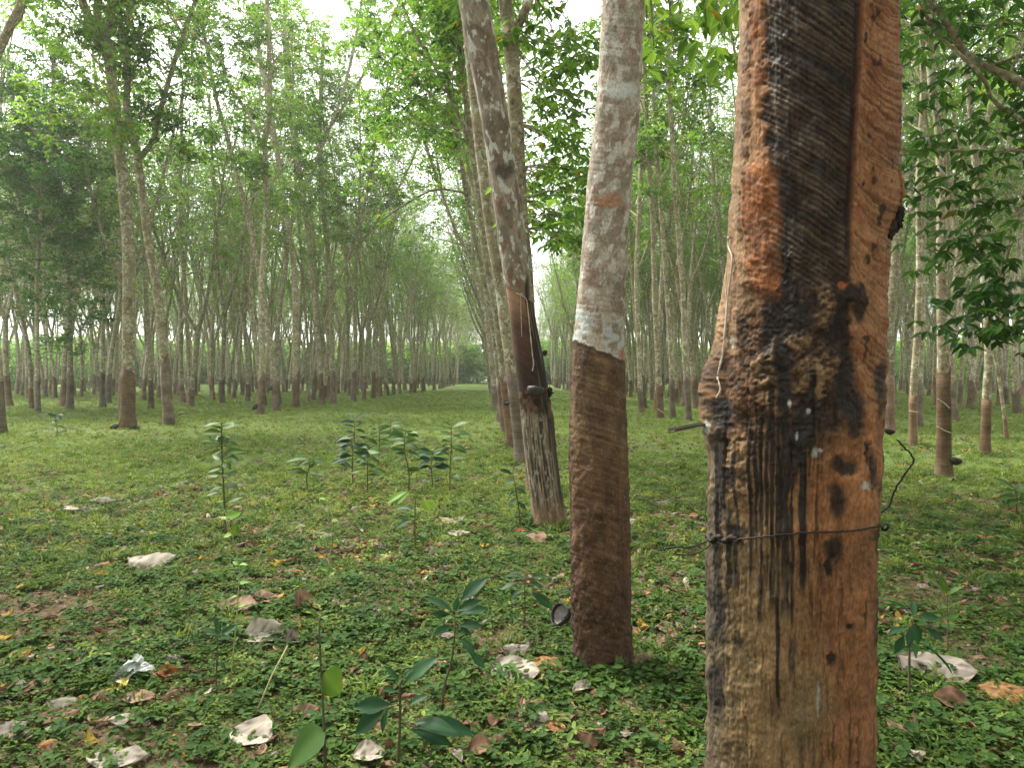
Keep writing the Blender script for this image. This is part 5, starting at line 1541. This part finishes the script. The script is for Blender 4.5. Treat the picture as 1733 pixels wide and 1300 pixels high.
cup(P(456, 657, 28.3), .11, (-.6, -.3, .7), 'black cup between the straight brown and the leaning tree', False)
def spout(a, b, w, label):
    """bent metal trough from a (tip) to b (in the bark)"""
    a, b = np.array(a), np.array(b)
    x = unit(b - a); y = unit(np.cross((0, 0, 1), x)); z = np.cross(x, y)
    rows = []
    for f in np.linspace(0, 1, 6):
        c = a + (b - a) * f
        rows.append([c + y * w * math.sin(t) * 1.0 - z * w * .8 * math.cos(t) for t in np.linspace(-1.5, 1.5, 9)])
        rows[-1] += [c + y * (w - .0012) * math.sin(t) - z * (w * .8 - .0012) * math.cos(t) for t in np.linspace(1.5, -1.5, 9)]
    V = np.array(rows).reshape(-1, 3)
    m = 18
    i = np.arange(5)[:, None] * m + np.arange(m)[None, :]; j = np.arange(5)[:, None] * m + (np.arange(m)[None, :] + 1) % m
    o = obj('tapping_spout', make_mesh('tapping_spout', V - a, np.stack([i, j, j + m, i + m], -1).reshape(-1, 4), None, None, M_METAL), None, a)
    return tag(o, label, 'spout', 'tapping spouts')
spout(P(1137, 726, 1.60), on_trunk(bAx, 1200, 713, -.015), .010, 'metal spout jutting left from the big carved trunk')
spout(P(946, 1003, 3.28), on_trunk(mAx, 974, 988, -.01), .008, 'short metal spout on the mottled trunk\'s left side')
def wire(pts, r, label, sides=6, n=60, seed=0):
    l = smooth_line(np.array(pts), n)
    l = l + np.random.RandomState(seed).normal(0, r * .35, l.shape)
    mb = MB()
    o0 = l[0].copy()
    mb.tube(l - o0, r, sides, True)
    return tag(obj('wire', mb.mesh('wire', M_WIRE), None, o0), label, 'wire', 'wires on the trunks')
belt = [on_trunk(bAx, x, y, .0085) for x, y in ((1199, 917), (1240, 914), (1290, 909), (1340, 904), (1390, 901), (1440, 899), (1480, 893), (1489, 892))]
wire(belt, .0022, 'rusty wire tied level round the big carved trunk', n=80)
wire([on_trunk(bAx, x, y, .008) for x, y in ((1196, 905), (1206, 916), (1216, 908), (1226, 918), (1236, 910), (1248, 916))], .0055, 'thick twisted wire knot at the belt\'s left end', n=50, seed=2)
wire([on_trunk(bAx, 1199, 915, .004), P(1186, 921, 1.66), P(1165, 927, 1.60), P(1140, 927, 1.56), P(1118, 931, 1.55)], .0018, 'loose wire end sticking out left of the big trunk, upper one')
wire([on_trunk(bAx, 1206, 918, .004), P(1190, 932, 1.64), P(1166, 940, 1.60), P(1140, 938, 1.57)], .0015, 'loose wire end sticking out left of the big trunk, lower one', seed=4)
wire([on_trunk(bAx, 1488, 892, .004), P(1500, 887, 1.74), P(1503, 893, 1.73), P(1497, 898, 1.74), P(1492, 893, 1.75)], .003, 'small wire loop at the belt\'s right end', n=30, seed=5)
wire([P(1492, 868, 1.79), P(1505, 856, 1.78), P(1516, 828, 1.77), P(1531, 803, 1.76), P(1545, 784, 1.75), P(1543, 771, 1.75), P(1530, 757, 1.76), P(1519, 745, 1.77)], .0022, 'black bent wire hook standing out right of the big trunk', n=60, seed=6)
wire([on_trunk(mAx, x, y, .003) for x, y in ((970, 1040), (976, 1046), (1000, 1050), (1025, 1048), (1048, 1040), (1062, 1032))], .0012, 'fine wire sagging round the mottled trunk\'s foot', seed=7)
wire([on_trunk(mAx, 970, 1040, .004), P(960, 1042, 3.33), P(950, 1050, 3.30)], .0025, 'wire holder of the shell cup on the mottled trunk', seed=8, n=20)
def ring(t_d, pts, r, label):
    mb = MB()
    l = smooth_line(np.array([P(x, y, t_d) for x, y in pts]), 16)
    l[:, 1] -= 0.02 * np.sin(np.linspace(0, math.pi, 16))
    o0 = l[0].copy()
    mb.tube(l - o0, r, 6)
    return tag(obj('latex_line', mb.mesh('latex_line', M_LATEX), None, o0), label, 'latex line', 'latex lines')
ring(9.48, [(1586, 675), (1596, 682), (1607, 691)], .008, 'upper white latex line on the dark ringed tree')
ring(9.48, [(1586, 722), (1596, 728), (1609, 733)], .008, 'lower white latex line on the dark ringed tree')
ring(14.0, [(1538, 696), (1546, 697), (1552, 698)], .014, 'white latex line on the pale tree behind the ringed one')
ring(23.85, [(1112, 692), (1118, 696), (1124, 699)], .018, 'white latex line on the mottled tree left of the spout')

# ------------------------------------------------------------------ litter
def crumple(name, pts, mat, seed, n=14, h=.02):
    """crumpled film spanning a quad of world points (four corners)"""
    p = np.array(pts, float)
    u = np.linspace(0, 1, n)
    U, V_ = np.meshgrid(u, u, indexing='ij')
    S = p[0] * ((1 - U) * (1 - V_))[..., None] + p[1] * (U * (1 - V_))[..., None] + p[2] * (U * V_)[..., None] + p[3] * ((1 - U) * V_)[..., None]
    f = np.abs(fbm(U * 3 + seed, V_ * 3, 0, 3, seed) - .5) * 2
    S[..., 2] += h * (f + .4 * fbm(U * 9, V_ * 9, 0, 2, seed + 3))
    S[..., 0] += h * .6 * (fbm(U * 4, V_ * 4, 3.3, 3, seed + 1) - .5); S[..., 1] += h * .6 * (fbm(U * 4, V_ * 4, 7.7, 3, seed + 2) - .5)
    i = (np.arange(n - 1)[:, None] * n + np.arange(n - 1)[None, :]).ravel()
    return make_mesh(name, S.reshape(-1, 3), np.stack([i, i + n, i + n + 1, i + 1], -1), None, None, mat, smooth=False)
g = G(205, 1165)
wr = thing('plastic_wrapper', 'crumpled white and yellow plastic wrapper on the herbs at lower left', 'wrapper', g)
def gp(px, py, dz=0.0):
    q = P(px, py, g[1] + (1165 - py) * .0035) - g
    return (q[0], q[1], max(q[2], 0) + dz)
obj('white_film', crumple('white_film', [gp(178, 1165), gp(232, 1124, .03), gp(262, 1142, .02), gp(205, 1162)], M_PLASTIC, 4, 16, .03), wr)
obj('yellow_film', crumple('yellow_film', [gp(160, 1180), gp(222, 1148, .012), gp(214, 1168), gp(176, 1186)], M_YELLOW, 7, 12, .02), wr)
g = G(832, 664)
bt = MB()
Rb = .35
prof = [(0, .0), (Rb * .8, 0), (Rb, .05), (Rb * 1.05, .22), (Rb * .97, .22), (Rb * .75, .04), (0, .04)]
th = np.linspace(0, 2 * math.pi, 20, endpoint=False)
V = np.array([[(r * math.cos(x), r * math.sin(x), z) for x in th] for r, z in prof]).reshape(-1, 3)
i = np.arange(6)[:, None] * 20 + np.arange(20)[None, :]; j = np.arange(6)[:, None] * 20 + (np.arange(20)[None, :] + 1) % 20
tag(obj('plastic_basin', make_mesh('plastic_basin', V, np.stack([i, j, j + 20, i + 20], -1).reshape(-1, 4), None, None, M_BLUE), None, g), 'small blue plastic basin far down the lane', 'basin')

# ------------------------------------------------------------------ the hazy air
HX, HY0, HY1, HZ0, HZ1 = 430.0, -130.0, 560.0, -2.2, 24.0
hv = np.array([(x, y, z) for x in (-HX, HX) for y in (HY0, HY1) for z in (HZ0, HZ1)])
hq = np.array([(0, 1, 3, 2), (4, 6, 7, 5), (0, 4, 5, 1), (2, 3, 7, 6), (0, 2, 6, 4), (1, 5, 7, 3)])
hm = bpy.data.materials.new('pale_air'); hm.use_nodes = True
hm.node_tree.nodes.clear()
ho = hm.node_tree.nodes.new('ShaderNodeOutputMaterial')
pv = hm.node_tree.nodes.new('ShaderNodeVolumePrincipled')
pv.inputs['Color'].default_value = (0.95, 0.97, 0.93, 1)
pv.inputs['Density'].default_value = 0.0009
pv.inputs['Anisotropy'].default_value = 0.35
hm.node_tree.links.new(pv.outputs[0], ho.inputs['Volume'])
haze = obj('haze', make_mesh('haze', hv, hq, None, None, hm, smooth=False))
tag(haze, 'pale humid air between the trees', None, kind='stuff')
